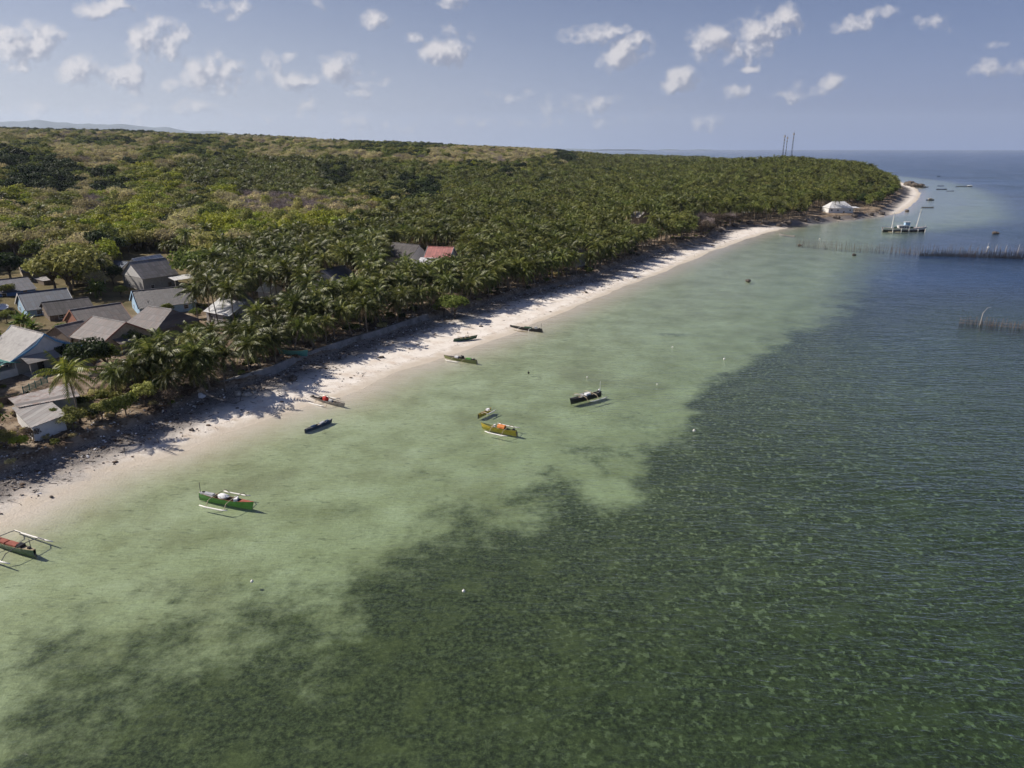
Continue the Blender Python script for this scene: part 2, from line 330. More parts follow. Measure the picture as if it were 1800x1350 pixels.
def ground_mat():
    m = bpy.data.materials.new('coastal_ground'); m.use_nodes = True; t = NT(m.node_tree); b = t.n['Principled BSDF']
    o = t.new('ShaderNodeTexCoord').outputs['Object']
    at = lambda k: t.new('ShaderNodeAttribute', attribute_name=k).outputs['Fac']
    s = at('shore'); v = at('veg')
    n1 = t.noise(o, .35, 6, .6); n2 = t.noise(o, 3.0, 5, .65); n3 = t.noise(o, .02, 4)
    n4 = t.noise(t.vmath('MULTIPLY', o, (1, 2.2, 1)), 1.6, 6, .7); fine = t.noise(o, 9, 4, .7)
    sand = t.ramp(n1, [(.3, (.66, .57, .475)), (.5, (.77, .715, .64)), (.7, (.85, .80, .73))])
    wet = t.math('ADD', s, t.math('MULTIPLY', t.math('SUBTRACT', n1, .5), 3.0))
    sand = t.mix(t.math('MULTIPLY', t.math('SUBTRACT', 1, t.smooth(wet, .2, 3.2)), .75), sand, (.54, .47, .37))
    # wrack lines and scattered weed on the sand
    wl = t.math('MULTIPLY', t.smooth(t.math('ABSOLUTE', t.math('SUBTRACT', wet, 2.6)), 1.0, .0), t.smooth(n4, .50, .62))
    wl2 = t.math('MULTIPLY', t.smooth(t.math('ABSOLUTE', t.math('SUBTRACT', wet, 5.5)), 1.6, .0), t.smooth(n4, .54, .64))
    spk = t.smooth(n2, .66, .72)
    sand = t.mix(t.math('MULTIPLY', wl, .75), sand, (.20, .14, .09)); sand = t.mix(t.math('MULTIPLY', wl2, .6), sand, (.27, .21, .15)); sand = t.mix(t.math('MULTIPLY', spk, .6), sand, (.22, .17, .12))
    # coral rubble strip in front of the bank
    rub = t.math('MULTIPLY', t.smooth(t.math('ADD', v, t.math('MULTIPLY', n1, 9)), -3.6, 2.2), 1.0)
    rcol = t.ramp(fine, [(.36, (.03, .026, .024)), (.5, (.13, .11, .10)), (.6, (.34, .31, .29)), (.72, (.75, .72, .68))])
    sand = t.mix(t.math('MULTIPLY', rub, .88), sand, rcol)
    dirt = t.ramp(n2, [(.3, (.075, .05, .03)), (.5, (.17, .12, .08)), (.68, (.30, .23, .16))])
    yard = t.ramp(n1, [(.35, (.22, .17, .12)), (.6, (.36, .29, .215))])
    scrub = t.ramp(t.noise(o, .12, 6, .65), [(.3, (.08, .075, .028)), (.5, (.16, .13, .065)), (.7, (.24, .19, .10))])
    land = t.mix(t.smooth(n1, .42, .6), dirt, yard); land = t.mix(t.smooth(v, 40, 75), land, scrub)
    c = t.mix(t.smooth(v, -.2, .9), sand, land)
    # under water: sand shelf, seagrass beds with pale sand openings
    sgA = at('grass'); vo = t.new('ShaderNodeTexVoronoi', i_Scale=.95, i_Randomness=1.0); t.l.new(t.vmath('ADD', o, t.vmath('SCALE', t.new('ShaderNodeTexNoise', i_Scale=1.2, i_Vector=o).outputs['Color'], sc_=1.5)), vo.inputs['Vector'])
    vs = t.new('ShaderNodeSeparateColor', i_0=vo.outputs['Color'])
    spot = t.math('MULTIPLY', t.smooth(t.noise(t.vmath('ADD', o, t.vmath('SCALE', t.new('ShaderNodeTexNoise', i_Scale=3.0, i_Vector=o).outputs['Color'], sc_=.5)), 1.55, 3, .5), .555, .69), t.math('MULTIPLY_ADD', fine, 1.2, .3, clamp=True))
    zone = t.noise(o, .035, 3, .5); xs = t.new('ShaderNodeSeparateXYZ', i_0=o)
    east = t.smooth(t.math('ADD', xs.outputs[0], t.math('MULTIPLY', zone, 40)), 8, 50)
    spot = t.math('MULTIPLY', spot, t.math('MULTIPLY', t.math('MULTIPLY_ADD', east, .85, .12), t.smooth(t.noise(o, .16, 5, .7), .30, .52)))
    bed = t.ramp(t.noise(o, 2.3, 7, .78), [(.36, (.014, .02, .012)), (.5, (.065, .072, .036)), (.64, (.18, .19, .09))])
    bed = t.mix(t.math('MULTIPLY', t.smooth(t.noise(o, .22, 6, .7), .47, .66), .55), bed, (.17, .175, .075))
    bed = t.mix(t.math('MULTIPLY', t.smooth(t.noise(o, .75, 6, .75), .52, .66), .45), bed, (.22, .23, .11))
    vo2 = t.new('ShaderNodeTexVoronoi', i_Scale=1.25, i_Randomness=1.0); t.l.new(t.vmath('ADD', o, t.vmath('SCALE', t.new('ShaderNodeTexNoise', i_Scale=2.2, i_Vector=o).outputs['Color'], sc_=.9)), vo2.inputs['Vector'])
    vs2 = t.new('ShaderNodeSeparateColor', i_0=vo2.outputs['Color'])
    spot2 = t.math('MULTIPLY', t.smooth(t.math('ADD', vo2.outputs['Distance'], t.math('MULTIPLY', fine, .5)), .66, .36), t.smooth(vs2.outputs[1], .45, .9))
    bed = t.mix(t.math('MULTIPLY', spot2, t.math('MULTIPLY_ADD', east, .55, .12)), bed, (.36, .37, .20))
    bed = t.mix(t.math('MULTIPLY', spot, .95), bed, t.mix(fine, (.30, .30, .17), (.66, .64, .42)))
    shelf = t.ramp(t.noise(o, .11, 7, .68), [(.3, (.36, .345, .19)), (.5, (.53, .515, .33)), (.7, (.68, .66, .47))])
    shelf = t.mix(1.0, shelf, t.ramp(t.noise(t.vmath('MULTIPLY', o, (.8, 2.4, 1)), 1.3, 5, .7), [(.3, .80), (.7, 1.15)]), 'MULTIPLY')
    shelf = t.mix(t.math('MULTIPLY', t.smooth(t.noise(o, .045, 5, .6), .5, .7), .4), shelf, (.30, .25, .15))
    weeds = t.math('MULTIPLY', t.smooth(t.noise(t.vmath('MULTIPLY', o, (.6, 1.5, 1)), 1.1, 6, .7), .57, .68), .55)
    shelf = t.mix(weeds, shelf, (.10, .10, .055))
    sgf = t.smooth(t.math('ADD', sgA, t.math('MULTIPLY', t.math('SUBTRACT', t.noise(o, .5, 7, .75), .5), 1.3)), .12, .85)
    under = t.mix(sgf, shelf, bed)
    c = t.mix(t.smooth(wet, -.8, -11), c, under)
    t.l.new(c, b.inputs['Base Color']); b.inputs['Specular IOR Level'].default_value = .15
    b.inputs['Roughness'].default_value = .9
    hb = t.math('ADD', t.math('MULTIPLY', n2, .10), t.math('MULTIPLY', t.math('MULTIPLY', fine, rub), .16))
    bp = t.new('ShaderNodeBump', i_Height=hb, i_Strength=1.0, i_Distance=1.0); t.l.new(bp.outputs[0], b.inputs['Normal'])
    return m
GM = ground_mat(); A = dict(shore=S, veg=V_, grass=sg)
submesh('ground', vc > .8, Z, GM, **A)
submesh('beach_sand', (vc <= .8) & (sc_ > 0), Z, GM, **A)
submesh('seabed', (sc_ <= 0) & (RR.ravel()[quads[:, 0]] < 4000), Z, GM, **A)

def water_mat():
    m = bpy.data.materials.new('sea_water'); m.use_nodes = True; t = NT(m.node_tree); t.n.clear()
    o = t.new('ShaderNodeTexCoord').outputs['Object']
    at = lambda k: t.new('ShaderNodeAttribute', attribute_name=k).outputs['Fac']
    dep = at('depth'); s = at('shore')
    ds = t.new('ShaderNodeTexNoise', i_Scale=.02, i_Vector=o).outputs['Color']
    o2 = t.vmath('ADD', o, t.vmath('SCALE', ds, sc_=14))
    rot = t.new('ShaderNodeMapping', i_Vector=o2, i_Scale=(.42, 1.25, 1)); rot.inputs['Rotation'].default_value = (0, 0, R(-9))
    a = t.noise(rot.outputs[0], 1.05, 3, .55); b = t.noise(rot.outputs[0], 4.2, 3, .6); c = t.noise(rot.outputs[0], .26, 2, .5)
    gust = t.math('MULTIPLY_ADD', t.smooth(t.noise(o, .012, 4, .6), .3, .7), .5, .65)
    off = t.math('MULTIPLY_ADD', t.smooth(s, -6, -110), .75, .28)
    hgt = t.math('ADD', t.math('ADD', t.math('MULTIPLY', a, .68), t.math('MULTIPLY', b, .06)), t.math('MULTIPLY', c, .7))
    hgt = t.math('MULTIPLY', hgt, t.math('MULTIPLY', gust, off))
    bp = t.new('ShaderNodeBump', i_Height=hgt, i_Strength=1.0, i_Distance=.68)
    inc = t.new('ShaderNodeNewGeometry').outputs['Incoming']
    cs = t.math('ABSOLUTE', t.vmath('DOT_PRODUCT', inc, bp.outputs[0]))
    frs = t.math('MULTIPLY_ADD', t.math('POWER', t.math('SUBTRACT', 1, cs, clamp=True), 5.0), .98, .02, clamp=True)
    gl = t.new('ShaderNodeBsdfGlossy', i_Roughness=.19); gl.inputs['Color'].default_value = (.92, .95, 1, 1); t.l.new(bp.outputs[0], gl.inputs['Normal'])
    ex = t.new('ShaderNodeCombineColor')
    for i, k in enumerate((.34, .165, .29)):
        t.l.new(t.math('EXPONENT', t.math('MULTIPLY', dep, -k)), ex.inputs[i])
    tr = t.new('ShaderNodeBsdfTransparent'); t.l.new(ex.outputs[0], tr.inputs[0])
    body = t.mix(t.smooth(s, -60, -420), (.060, .076, .053), (.02, .062, .115)); body = t.mix(t.smooth(s, -600, -3000), body, (.006, .06, .155))
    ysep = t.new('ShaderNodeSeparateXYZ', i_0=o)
    north_sky_tint = t.math('MULTIPLY', t.smooth(t.math('ADD', ysep.outputs[1], t.math('MULTIPLY', t.noise(o, .02, 4), 60)), 120, 270), t.smooth(s, -35, -75))
    body = t.mix(north_sky_tint, body, (.012, .045, .12))  # bluer body colour here paints in the sky's grazing reflection
    bands = t.noise(t.vmath('MULTIPLY', o, (.0016, .006, 1)), 1.0, 5, .65)
    body = t.mix(1.0, body, t.ramp(bands, [(.38, .45), (.62, 1.45)]), 'MULTIPLY')
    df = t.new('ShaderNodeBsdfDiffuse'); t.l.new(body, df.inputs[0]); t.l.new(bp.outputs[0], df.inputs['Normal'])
    share = t.math('SUBTRACT', 1, t.math('EXPONENT', t.math('MULTIPLY', dep, -.24)))
    share = t.math('MAXIMUM', t.math('MAXIMUM', share, t.smooth(s, -300, -1800)), t.math('MULTIPLY', north_sky_tint, .72))
    m1 = t.new('ShaderNodeMixShader'); t.l.new(share, m1.inputs[0]); t.l.new(tr.outputs[0], m1.inputs[1]); t.l.new(df.outputs[0], m1.inputs[2])
    m2 = t.new('ShaderNodeMixShader'); t.l.new(frs, m2.inputs[0]); t.l.new(m1.outputs[0], m2.inputs[1]); t.l.new(gl.outputs[0], m2.inputs[2])
    t.l.new(m2.outputs[0], t.new('ShaderNodeOutputMaterial').inputs[0]); return m
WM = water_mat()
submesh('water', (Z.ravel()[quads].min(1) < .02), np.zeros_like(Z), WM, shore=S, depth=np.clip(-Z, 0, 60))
# distant hills far inland, part of the haze put into their bluish colour
ha = np.radians(np.linspace(-50, 16, 220)); hr = np.linspace(15500, 19500, 9)
HR, HA = np.meshgrid(hr, ha, indexing='ij')
px_ = 900 + F * np.tan(HA) * .95
prof = 9 * np.exp(-((px_ - 180) / 90) ** 2) + 7 * np.exp(-((px_ - 20) / 60) ** 2) + 6 * np.exp(-((px_ - 300) / 70) ** 2) + 3 * np.exp(-((px_ - 430) / 120) ** 2) + 32 * sm(-px_, -1150, 100)
prof = prof + (vnoise(HA * 400, HA * 0 + 3, 9) * 5 + vnoise(HA * 400, HA * 0 + 9, 3) * 2) * sm(-px_, -1150, -500)
ZZ = (40 + HR * (prof / 1250)) * sm(-px_, -1080, -800) * np.sin(np.clip((HR - 15500) / 2500, 0, 1) * math.pi / 2) - 5 + vnoise(HR, HA * 17000, 700) * 60
hi_ = np.arange(9 * 220).reshape(9, 220)
hq = np.stack([hi_[:-1, :-1], hi_[1:, :-1], hi_[1:, 1:], hi_[:-1, 1:]], -1).reshape(-1, 4)[:, ::-1]
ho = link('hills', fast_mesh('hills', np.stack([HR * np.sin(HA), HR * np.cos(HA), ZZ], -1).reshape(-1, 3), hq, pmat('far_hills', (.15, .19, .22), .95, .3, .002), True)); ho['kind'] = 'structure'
# clouds: fair-weather cumulus far beyond everything, grown from noise around their real directions
CA, CE = np.meshgrid(np.radians(np.linspace(-41, 41, 1900)), np.radians(np.linspace(.15, 17, 430)), indexing='ij')
DX = np.cos(CE) * np.sin(CA); DY = np.cos(CE) * np.cos(CA); DZ = np.sin(CE)
def cloud_density(da, de):
    az_, el_ = CA + da, CE + de
    dx, dy, dz = np.cos(el_) * np.sin(az_), np.cos(el_) * np.cos(az_), np.sin(el_)
    f = dy * math.cos(PITCH) - dz * math.sin(PITCH); px = 900 + F * dx / f; py = 675 - F * (dy * math.sin(PITCH) + dz * math.cos(PITCH)) / f
    qx = px + fbm(px, py, 46, 3) * 15; qy = py + fbm(px + 900, py + 300, 46, 3) * 14; best = np.full(px.shape, -1.0); st_ = np.zeros(px.shape)
    for (x, y, rx, ry, st) in CLOUDS:
        sk = -.14 if x > 950 else 0.0; ux = qx - x; uy = (qy - y) - sk * ux
        d = 1.32 - (ux / rx) ** 2 - (uy / ry) ** 2; d = d * st
        best = np.maximum(best, d)
    n = fbm(px, py * 1.1, 34, 6); bl = -np.abs(fbm(px + 500, py, 22, 4)) + .18
    return best + n * 1.1 + bl * 1.1
D0 = cloud_density(0, 0); D1 = cloud_density(R(-.5), R(.42))
calpha = sm(D0, -.15, 1.5) * .88 * sm(CE, 0, R(1.2)); clit = sm(D0 * .75 - D1 * .95 + .25, -.45, .6)
ci = np.arange(CA.size).reshape(CA.shape); cq = np.stack([ci[:-1, :-1], ci[1:, :-1], ci[1:, 1:], ci[:-1, 1:]], -1).reshape(-1, 4)
cq = cq[calpha.ravel()[cq].max(1) > .004]; vi, inv = np.unique(cq, return_inverse=True); RC = 52000
cm = bpy.data.materials.new('cloud_glow'); cm.use_nodes = True; t = NT(cm.node_tree); t.n.clear()
ca = t.new('ShaderNodeAttribute', attribute_name='cover').outputs['Fac']; cl_ = t.new('ShaderNodeAttribute', attribute_name='lit').outputs['Fac']
em = t.new('ShaderNodeEmission', i_Color=t.mix(cl_, (.34, .36, .47), (.95, .90, .90)), i_Strength=.70); tr_ = t.new('ShaderNodeBsdfTransparent')  # sunlit and grey sides painted as emission colours on a glowing shell
mx = t.new('ShaderNodeMixShader'); t.l.new(ca, mx.inputs[0]); t.l.new(tr_.outputs[0], mx.inputs[1]); t.l.new(em.outputs[0], mx.inputs[2]); t.l.new(mx.outputs[0], t.new('ShaderNodeOutputMaterial').inputs[0])
cme = fast_mesh('clouds', (np.stack([DX, DY, DZ], -1).reshape(-1, 3) * RC)[vi], inv.reshape(cq.shape), cm, True)
for k_, ar_ in (('cover', calpha), ('lit', clit)):
    cme.attributes.new(k_, 'FLOAT', 'POINT').data.foreach_set('value', ar_.ravel()[vi].astype(np.float32))
co_ = link('clouds', cme); co_.location = (0, 0, H); co_['kind'] = 'stuff'
# ------------------------------------------------------------------ vegetation prototypes
def quads_from(P, U, Vv):  # centre, half axes -> quad verts
    return np.stack([P - U - Vv, P + U - Vv, P + U + Vv, P - U + Vv], 1).reshape(-1, 3)
def palm_trunk(seed, h, lean):
    r = random.Random(seed); ph = r.uniform(0, 6.28); mb = MB(); pts = []; rd_ = []
    for i in range(9):
        t = i / 8; b = lean * t ** 1.6
        pts.append((math.cos(ph) * b + math.sin(t * 5) * .08, math.sin(ph) * b, h * t - .3 * (i == 0))); rd_.append(.13 + .10 * math.exp(-t * 7) - .03 * t)
    mb.tube(pts, rd_, 6); return mb.mesh('palm_trunk', M['trunkpalm'], True), Vector(pts[-1])
def palm_crown(seed, leafmat_, n=24, L=3.5, leaf=15, dead=3, droopy=1.0):
    r = random.Random(seed); Vs = []; Fs = []; Mi = []
    def tri(a, b, c, m): k = len(Vs); Vs.extend((a, b, c)); Fs.append((k, k + 1, k + 2)); Mi.append(m)
    for i in range(n + dead):
        isd = i >= n; a = i * 2.39996 + r.uniform(-.2, .2); t = i / n
        el = (math.radians(78) - t * math.radians(112)) + r.uniform(-.14, .14) if not isd else math.radians(r.uniform(-75, -50))
        l = L * r.uniform(.85, 1.12) * (.72 if t < .15 else 1) * (.75 if isd else 1); d = Vector((math.cos(a) * math.cos(el), math.sin(a) * math.cos(el), math.sin(el)))
        p = Vector((0, 0, 0)); side = Vector((-math.sin(a), math.cos(a), 0)); seg = 9; dr = (.13 + .05 * r.random()) * droopy; pts = [p.copy()]; ds = [d.copy()]; wind = Vector((.035, -.02, 0))
        for k in range(seg):
            d = (d + Vector((0, 0, -dr * (.5 + k * .13))) + wind).normalized(); p = p + d * l / seg; pts.append(p.copy()); ds.append(d.copy())
        mi = 1 if isd else 0
        for k in range(seg):   # rachis
            wv = side * (.045 * (1 - k / seg) + .012); up = ds[k].cross(side) * .02
            tri(pts[k] - wv, pts[k] + wv, pts[k + 1], mi)
        for k in range(leaf):
            f = (k + .8) / leaf; q_ = f * seg; j = min(int(q_), seg - 1); c = pts[j].lerp(pts[j + 1], q_ - j); dd = ds[j]; nrm = side.cross(dd).normalized()
            ll = l * .27 * (math.sin(math.pi * min(1, f * .82 + .16)) ** .7) * r.uniform(.85, 1.1); ww = .10 * l / 3.5
            for sgn in (-1, 1):
                o = (side * sgn * .80 + dd * .55 + Vector((0, 0, -.38 - .35 * r.random() - (.4 if isd else 0))) + nrm * .12).normalized()
                tri(c - dd * ww, c + dd * ww, c + o * ll, mi)
    V = np.array([tuple(v) for v in Vs]); mats = [leafmat_, M['deadfrond'], M['coconut']]
    mb = MB()
    me = fast_mesh('palm_crown', V, np.array(Fs), mats, False, Mi); return me
def add_coconuts(parent, seed): pass
PALM = []
for k in range(9):
    lean = [.4, 1.6, .9, 2.2, .2, 1.2, .7, 1.8, .5][k]; hh = 8.5
    tm, top = palm_trunk(k, hh, lean)
    PALM.append((tm, palm_crown(50 + k, M['palmyellow'] if k == 8 else M['palmleaf'], n=[30, 26, 33, 28, 31, 24, 30, 34, 26][k], L=[4.2, 3.9, 4.5, 4.1, 4.0, 3.7, 4.5, 4.1, 4.4][k], dead=[3, 6, 2, 4, 1, 7, 3, 2, 4][k], droopy=[1, 1.25, .9, 1.1, .8, 1.4, 1, 1.1, .9][k]), top))
def broad(seed, mat, rx=3.2, rz=2.4, lobes=13, n=1900, leaf=.20, hollow=.55, flat=1.0, th=2.2, bare=False, tmat='bark'):
    r = np.random.default_rng(seed); rr = random.Random(seed); mb = MB(); cs = []
    for i in range(lobes):
        a = i * 2.4 + rr.uniform(-.4, .4); e = rr.uniform(-.35, 1.0); q_ = rr.uniform(.45, .8)
        cs.append((math.cos(a) * math.cos(e) * rx * q_, math.sin(a) * math.cos(e) * rx * q_, th + rz * (.55 + math.sin(e) * q_ * flat), rr.uniform(.28, .52) * rx))
    mb.tube([(0, 0, -.4), (.08, 0, th * .5), (0, .1, th)], [.24, .18, .14], 6)
    for (x, y, z, q_) in cs: mb.tube([(0, .1, th * .75), (x * .45, y * .45, th + (z - th) * .45), (x, y, z)], [.10, .065, .025], 4)
    if bare:
        for (x, y, z, q_) in cs:
            for j in range(26):
                d = Vector((rr.gauss(0, 1), rr.gauss(0, 1), abs(rr.gauss(.5, .8)))).normalized() * q_ * rr.uniform(.8, 1.5); m_ = Vector((x, y, z)); st = m_ * .9 + Vector((0, 0, th * .1))
                mb.tube([st, m_ + d * .5 + Vector((rr.uniform(-.15, .15), rr.uniform(-.15, .15), .1)), m_ + d], [.035, .022, .008], 3, cap=False)
    trunk = mb.mesh('trunk', M[tmat], True)
    per = n // lobes; Ps = []; Ns = []
    for (x, y, z, q_) in cs:
        d = r.normal(size=(per, 3)); d /= np.linalg.norm(d, axis=1)[:, None]; d[:, 2] = np.where(d[:, 2] < -.35, -d[:, 2], d[:, 2])
        rad_ = q_ * (hollow + (1.12 - hollow) * r.random(per) ** .45); nzv = 1 + .25 * np.sin(d[:, 0] * 5 + seed) * np.cos(d[:, 1] * 6 + x)
        Ps.append(np.array([x, y, z]) + d * (rad_ * nzv)[:, None] * np.array([1, 1, .78])); Ns.append(d)
    P = np.concatenate(Ps); Nn = np.concatenate(Ns) + r.normal(size=P.shape) * .55; Nn /= np.linalg.norm(Nn, axis=1)[:, None]
    U = np.cross(Nn, r.normal(size=P.shape)); U /= np.linalg.norm(U, axis=1)[:, None]; T = np.cross(Nn, U); sz = leaf * (.6 + .8 * r.random(len(P)))[:, None]
    V = quads_from(P, U * sz, T * sz * .62); Fq = np.arange(len(V)).reshape(-1, 4)
    return trunk, fast_mesh('leaf_crown', V, Fq, mat)
SPEC = {}
for nm, mat, kw in (('green', 'leaf_green', {}), ('dark', 'leaf_dark', dict(n=2600, hollow=.75)), ('lime', 'leaf_lime', dict(n=1700, leaf=.19)), ('olive', 'leaf_olive', dict(n=2000, leaf=.17)),
                    ('dry', 'leaf_dry', dict(n=1500, leaf=.16, bare=True, tmat='greybranch')), ('bare', 'leaf_brown', dict(n=260, leaf=.12, bare=True, tmat='greybranch')), ('brown', 'leaf_brown', dict(n=1300, leaf=.16, bare=True))):
    SPEC[nm] = [broad(100 + 7 * j + len(nm), M[mat], **dict(dict(rx=3.2 + .3 * j, rz=2.4 + .3 * j), **kw)) for j in range(3)]
def bush_mesh(seed, mat, rx=1.3, rz=.9, n=520, leaf=.13):
    return broad(seed, mat, rx=rx, rz=rz, lobes=8, n=n, leaf=leaf, th=.25)
def banana_mesh(seed):
    r = random.Random(seed); mb = MB(); st = MB()
    for c in range(4):
        ox, oy = r.uniform(-.7, .7), r.uniform(-.7, .7); hh = r.uniform(1.2, 2.2); st.tube([(ox, oy, -.2), (ox, oy, hh)], [.14, .08], 6)
        for i in range(8):
            a = i * .82 + r.random(); el = R(r.uniform(15, 75)); L = r.uniform(1.8, 2.6); d = Vector((math.cos(a) * math.cos(el), math.sin(a) * math.cos(el), math.sin(el))); p = Vector((ox, oy, hh)); sd = Vector((-math.sin(a), math.cos(a), 0)); prev = None
            for k in range(6):
                wv = sd * .30 * math.sin(math.pi * (k + .4) / 6.2); dn = Vector((0, 0, -.10))
                cur = (p - wv + dn, p.copy(), p + wv + dn)
                if prev: mb.quad(prev[0], prev[1], cur[1], cur[0]); mb.quad(prev[1], prev[2], cur[2], cur[1])
                prev = cur; d = (d + Vector((0, 0, -.17))).normalized(); p = p + d * L / 5
    return st.mesh('banana_stems', M['leaf_green']), mb.mesh('banana_leaves', M['banana'])

LANDMARKS = [(320, 690, 'beside the near end of the sea wall'), (450, 640, 'behind the near half of the sea wall'), (560, 600, 'behind the middle of the sea wall'), (680, 565, 'behind the far end of the sea wall'), (75, 620, 'beside the grey house with blue gable boards'),
 (180, 570, 'beside the grey roof with the yellow porch post'), (285, 550, 'beside the brown hipped roof'), (260, 475, 'beside the tall grey gabled house'), (395, 540, 'beside the white metal roof'), (595, 475, 'beside the dark blue roof among palms'), (712, 432, 'beside the thatched roof'), (775, 440, 'beside the red roof'),
 (75, 525, 'beside the blue gabled roof'), (60, 460, 'beside the dark navy roof'), (90, 700, 'beside the long flat shed roof'), (820, 540, 'above the beached green canoe'), (925, 515, 'above the far canoe at the waterline'), (1022, 450, 'beside the small grey beach hut'), (1125, 385, 'beside the small tan roof'),
 (1180, 440, 'above the narrow far beach'), (1300, 385, 'by the dark rocky ledge'), (1465, 360, 'beside the white bungalow'), (400, 470, 'in the clearing behind the village'), (500, 430, 'at the edge of the pale yellow scrub'), (150, 400, 'in the scrub behind the village'), (30, 400, 'at the left end of the scrub'), (260, 340, 'around the bright lime trees'), (480, 370, 'around the leafless grey trees'), (640, 400, 'inland of the thatched roof'), (700, 500, 'in the belt seaward of the red roof'),
 (860, 450, 'in the belt between red roof and beach hut'), (620, 520, 'in front of the dark blue roof'), (480, 540, 'between white metal roof and sea wall'), (760, 370, 'inland of the red roof'), (900, 380, 'inland of the beach hut')]
def rel_of(px, py): return min(LANDMARKS, key=lambda l: (l[0] - px) ** 2 + ((l[1] - py) * 1.5) ** 2)[2]
ORD = ['leftmost', 'second', 'third', 'fourth', 'fifth', 'sixth', 'seventh', 'eighth', 'ninth', 'tenth', 'eleventh', 'twelfth', 'thirteenth', 'fourteenth', 'fifteenth', 'sixteenth', 'seventeenth', 'eighteenth', 'nineteenth', 'twentieth'] + ['twenty-' + w_ for w_ in ('first', 'second', 'third', 'fourth', 'fifth', 'sixth', 'seventh', 'eighth', 'ninth')] + ['thirtieth'] + ['thirty-' + w_ for w_ in ('first', 'second', 'third', 'fourth', 'fifth', 'sixth', 'seventh', 'eighth', 'ninth')] + ['fortieth']
def label_all(items, noun):
    """items: (object, trait, px, py); every label is look + place, and a rank from the left where several match"""
    d = {}
    for it in items: d.setdefault((it[1], rel_of(it[2], it[3])), []).append(it)
    for (tr_, rel), L in d.items():
        L.sort(key=lambda i: i[2])
        for k, it in enumerate(L):
            if len(L) == 1: it[0]['label'] = f"{tr_} {noun} {rel}"
            else:
                o = ORD[k] if k < 40 else f"number {k + 1}"
                it[0]['label'] = f"{tr_} {noun} {rel}, " + ("leftmost" if k == 0 else o + " from left")
# ------------------------------------------------------------------ what grows where (from the photograph's zones)
def inpoly(x, y, P):
    c = False; n = len(P)
    for i in range(n):
        (ax, ay), (bx, by) = P[i], P[(i + 1) % n]
        if (ay > y) != (by > y) and x < (bx - ax) * (y - ay) / (by - ay) + ax: c = not c
    return c
VILLAGE = [(-40, 452), (88, 452), (100, 505), (175, 520), (196, 444), (330, 444), (345, 500), (345, 560), (235, 655), (120, 690), (-20, 770), (-60, 760)]
KEEP = [[(362, 520), (430, 520), (430, 552), (362, 560)], [(688, 420), (800, 424), (800, 440), (688, 438)], [(566, 464), (620, 460), (620, 476), (566, 478)], [(1436, 350), (1520, 350), (1520, 376), (1436, 376)], [(1012, 434), (1030, 434), (1030, 462), (1012, 462)],
        [(1112, 368), (1138, 368), (1138, 386), (1112, 386)], [(460, 492), (488, 492), (488, 506), (460, 506)]]
PALMTOP = [(230, 700), (345, 560), (345, 500), (400, 440), (520, 420), (640, 410), (700, 390), (760, 360), (850, 330), (960, 300), (1040, 285), (1150, 272), (1300, 266), (1700, 262), (1700, 420), (1300, 420), (700, 620), (345, 720)]
BAND = [(310, 290), (440, 280), (600, 285), (700, 300), (860, 310), (860, 335), (640, 335), (520, 350), (420, 345), (330, 335)]
DARKS = [[(15, 282), (60, 276), (110, 285), (145, 325), (130, 345), (20, 340)], [(170, 305), (205, 298), (222, 320), (218, 345), (172, 342)], [(-30, 270), (22, 268), (22, 300), (-30, 300)], [(560, 300), (610, 290), (620, 330), (565, 335)], [(700, 315), (760, 320), (790, 350), (710, 360)], [(975, 268), (1010, 265), (1010, 290), (975, 290)]]
LIMES = [[(222, 310), (300, 305), (305, 352), (225, 350)], [(228, 352), (282, 352), (285, 405), (225, 405)], [(372, 318), (418, 320), (418, 358), (372, 358)], [(345, 375), (620, 380), (610, 425), (380, 430)], [(140, 385), (240, 385), (240, 420), (140, 420)], [(0, 330), (30, 335), (30, 360), (0, 360)]]
BARES = [[(380, 350), (430, 345), (610, 358), (600, 385), (500, 388), (385, 375)], [(130, 355), (180, 350), (190, 385), (135, 388)], [(620, 400), (680, 395), (690, 425), (630, 430)]]
def tan_edge(px): return float(np.interp(px, [-100, 0, 200, 300, 600, 760, 900, 1000, 1100, 1200], [335, 335, 318, 284, 283, 290, 290, 276, 262, 255]))
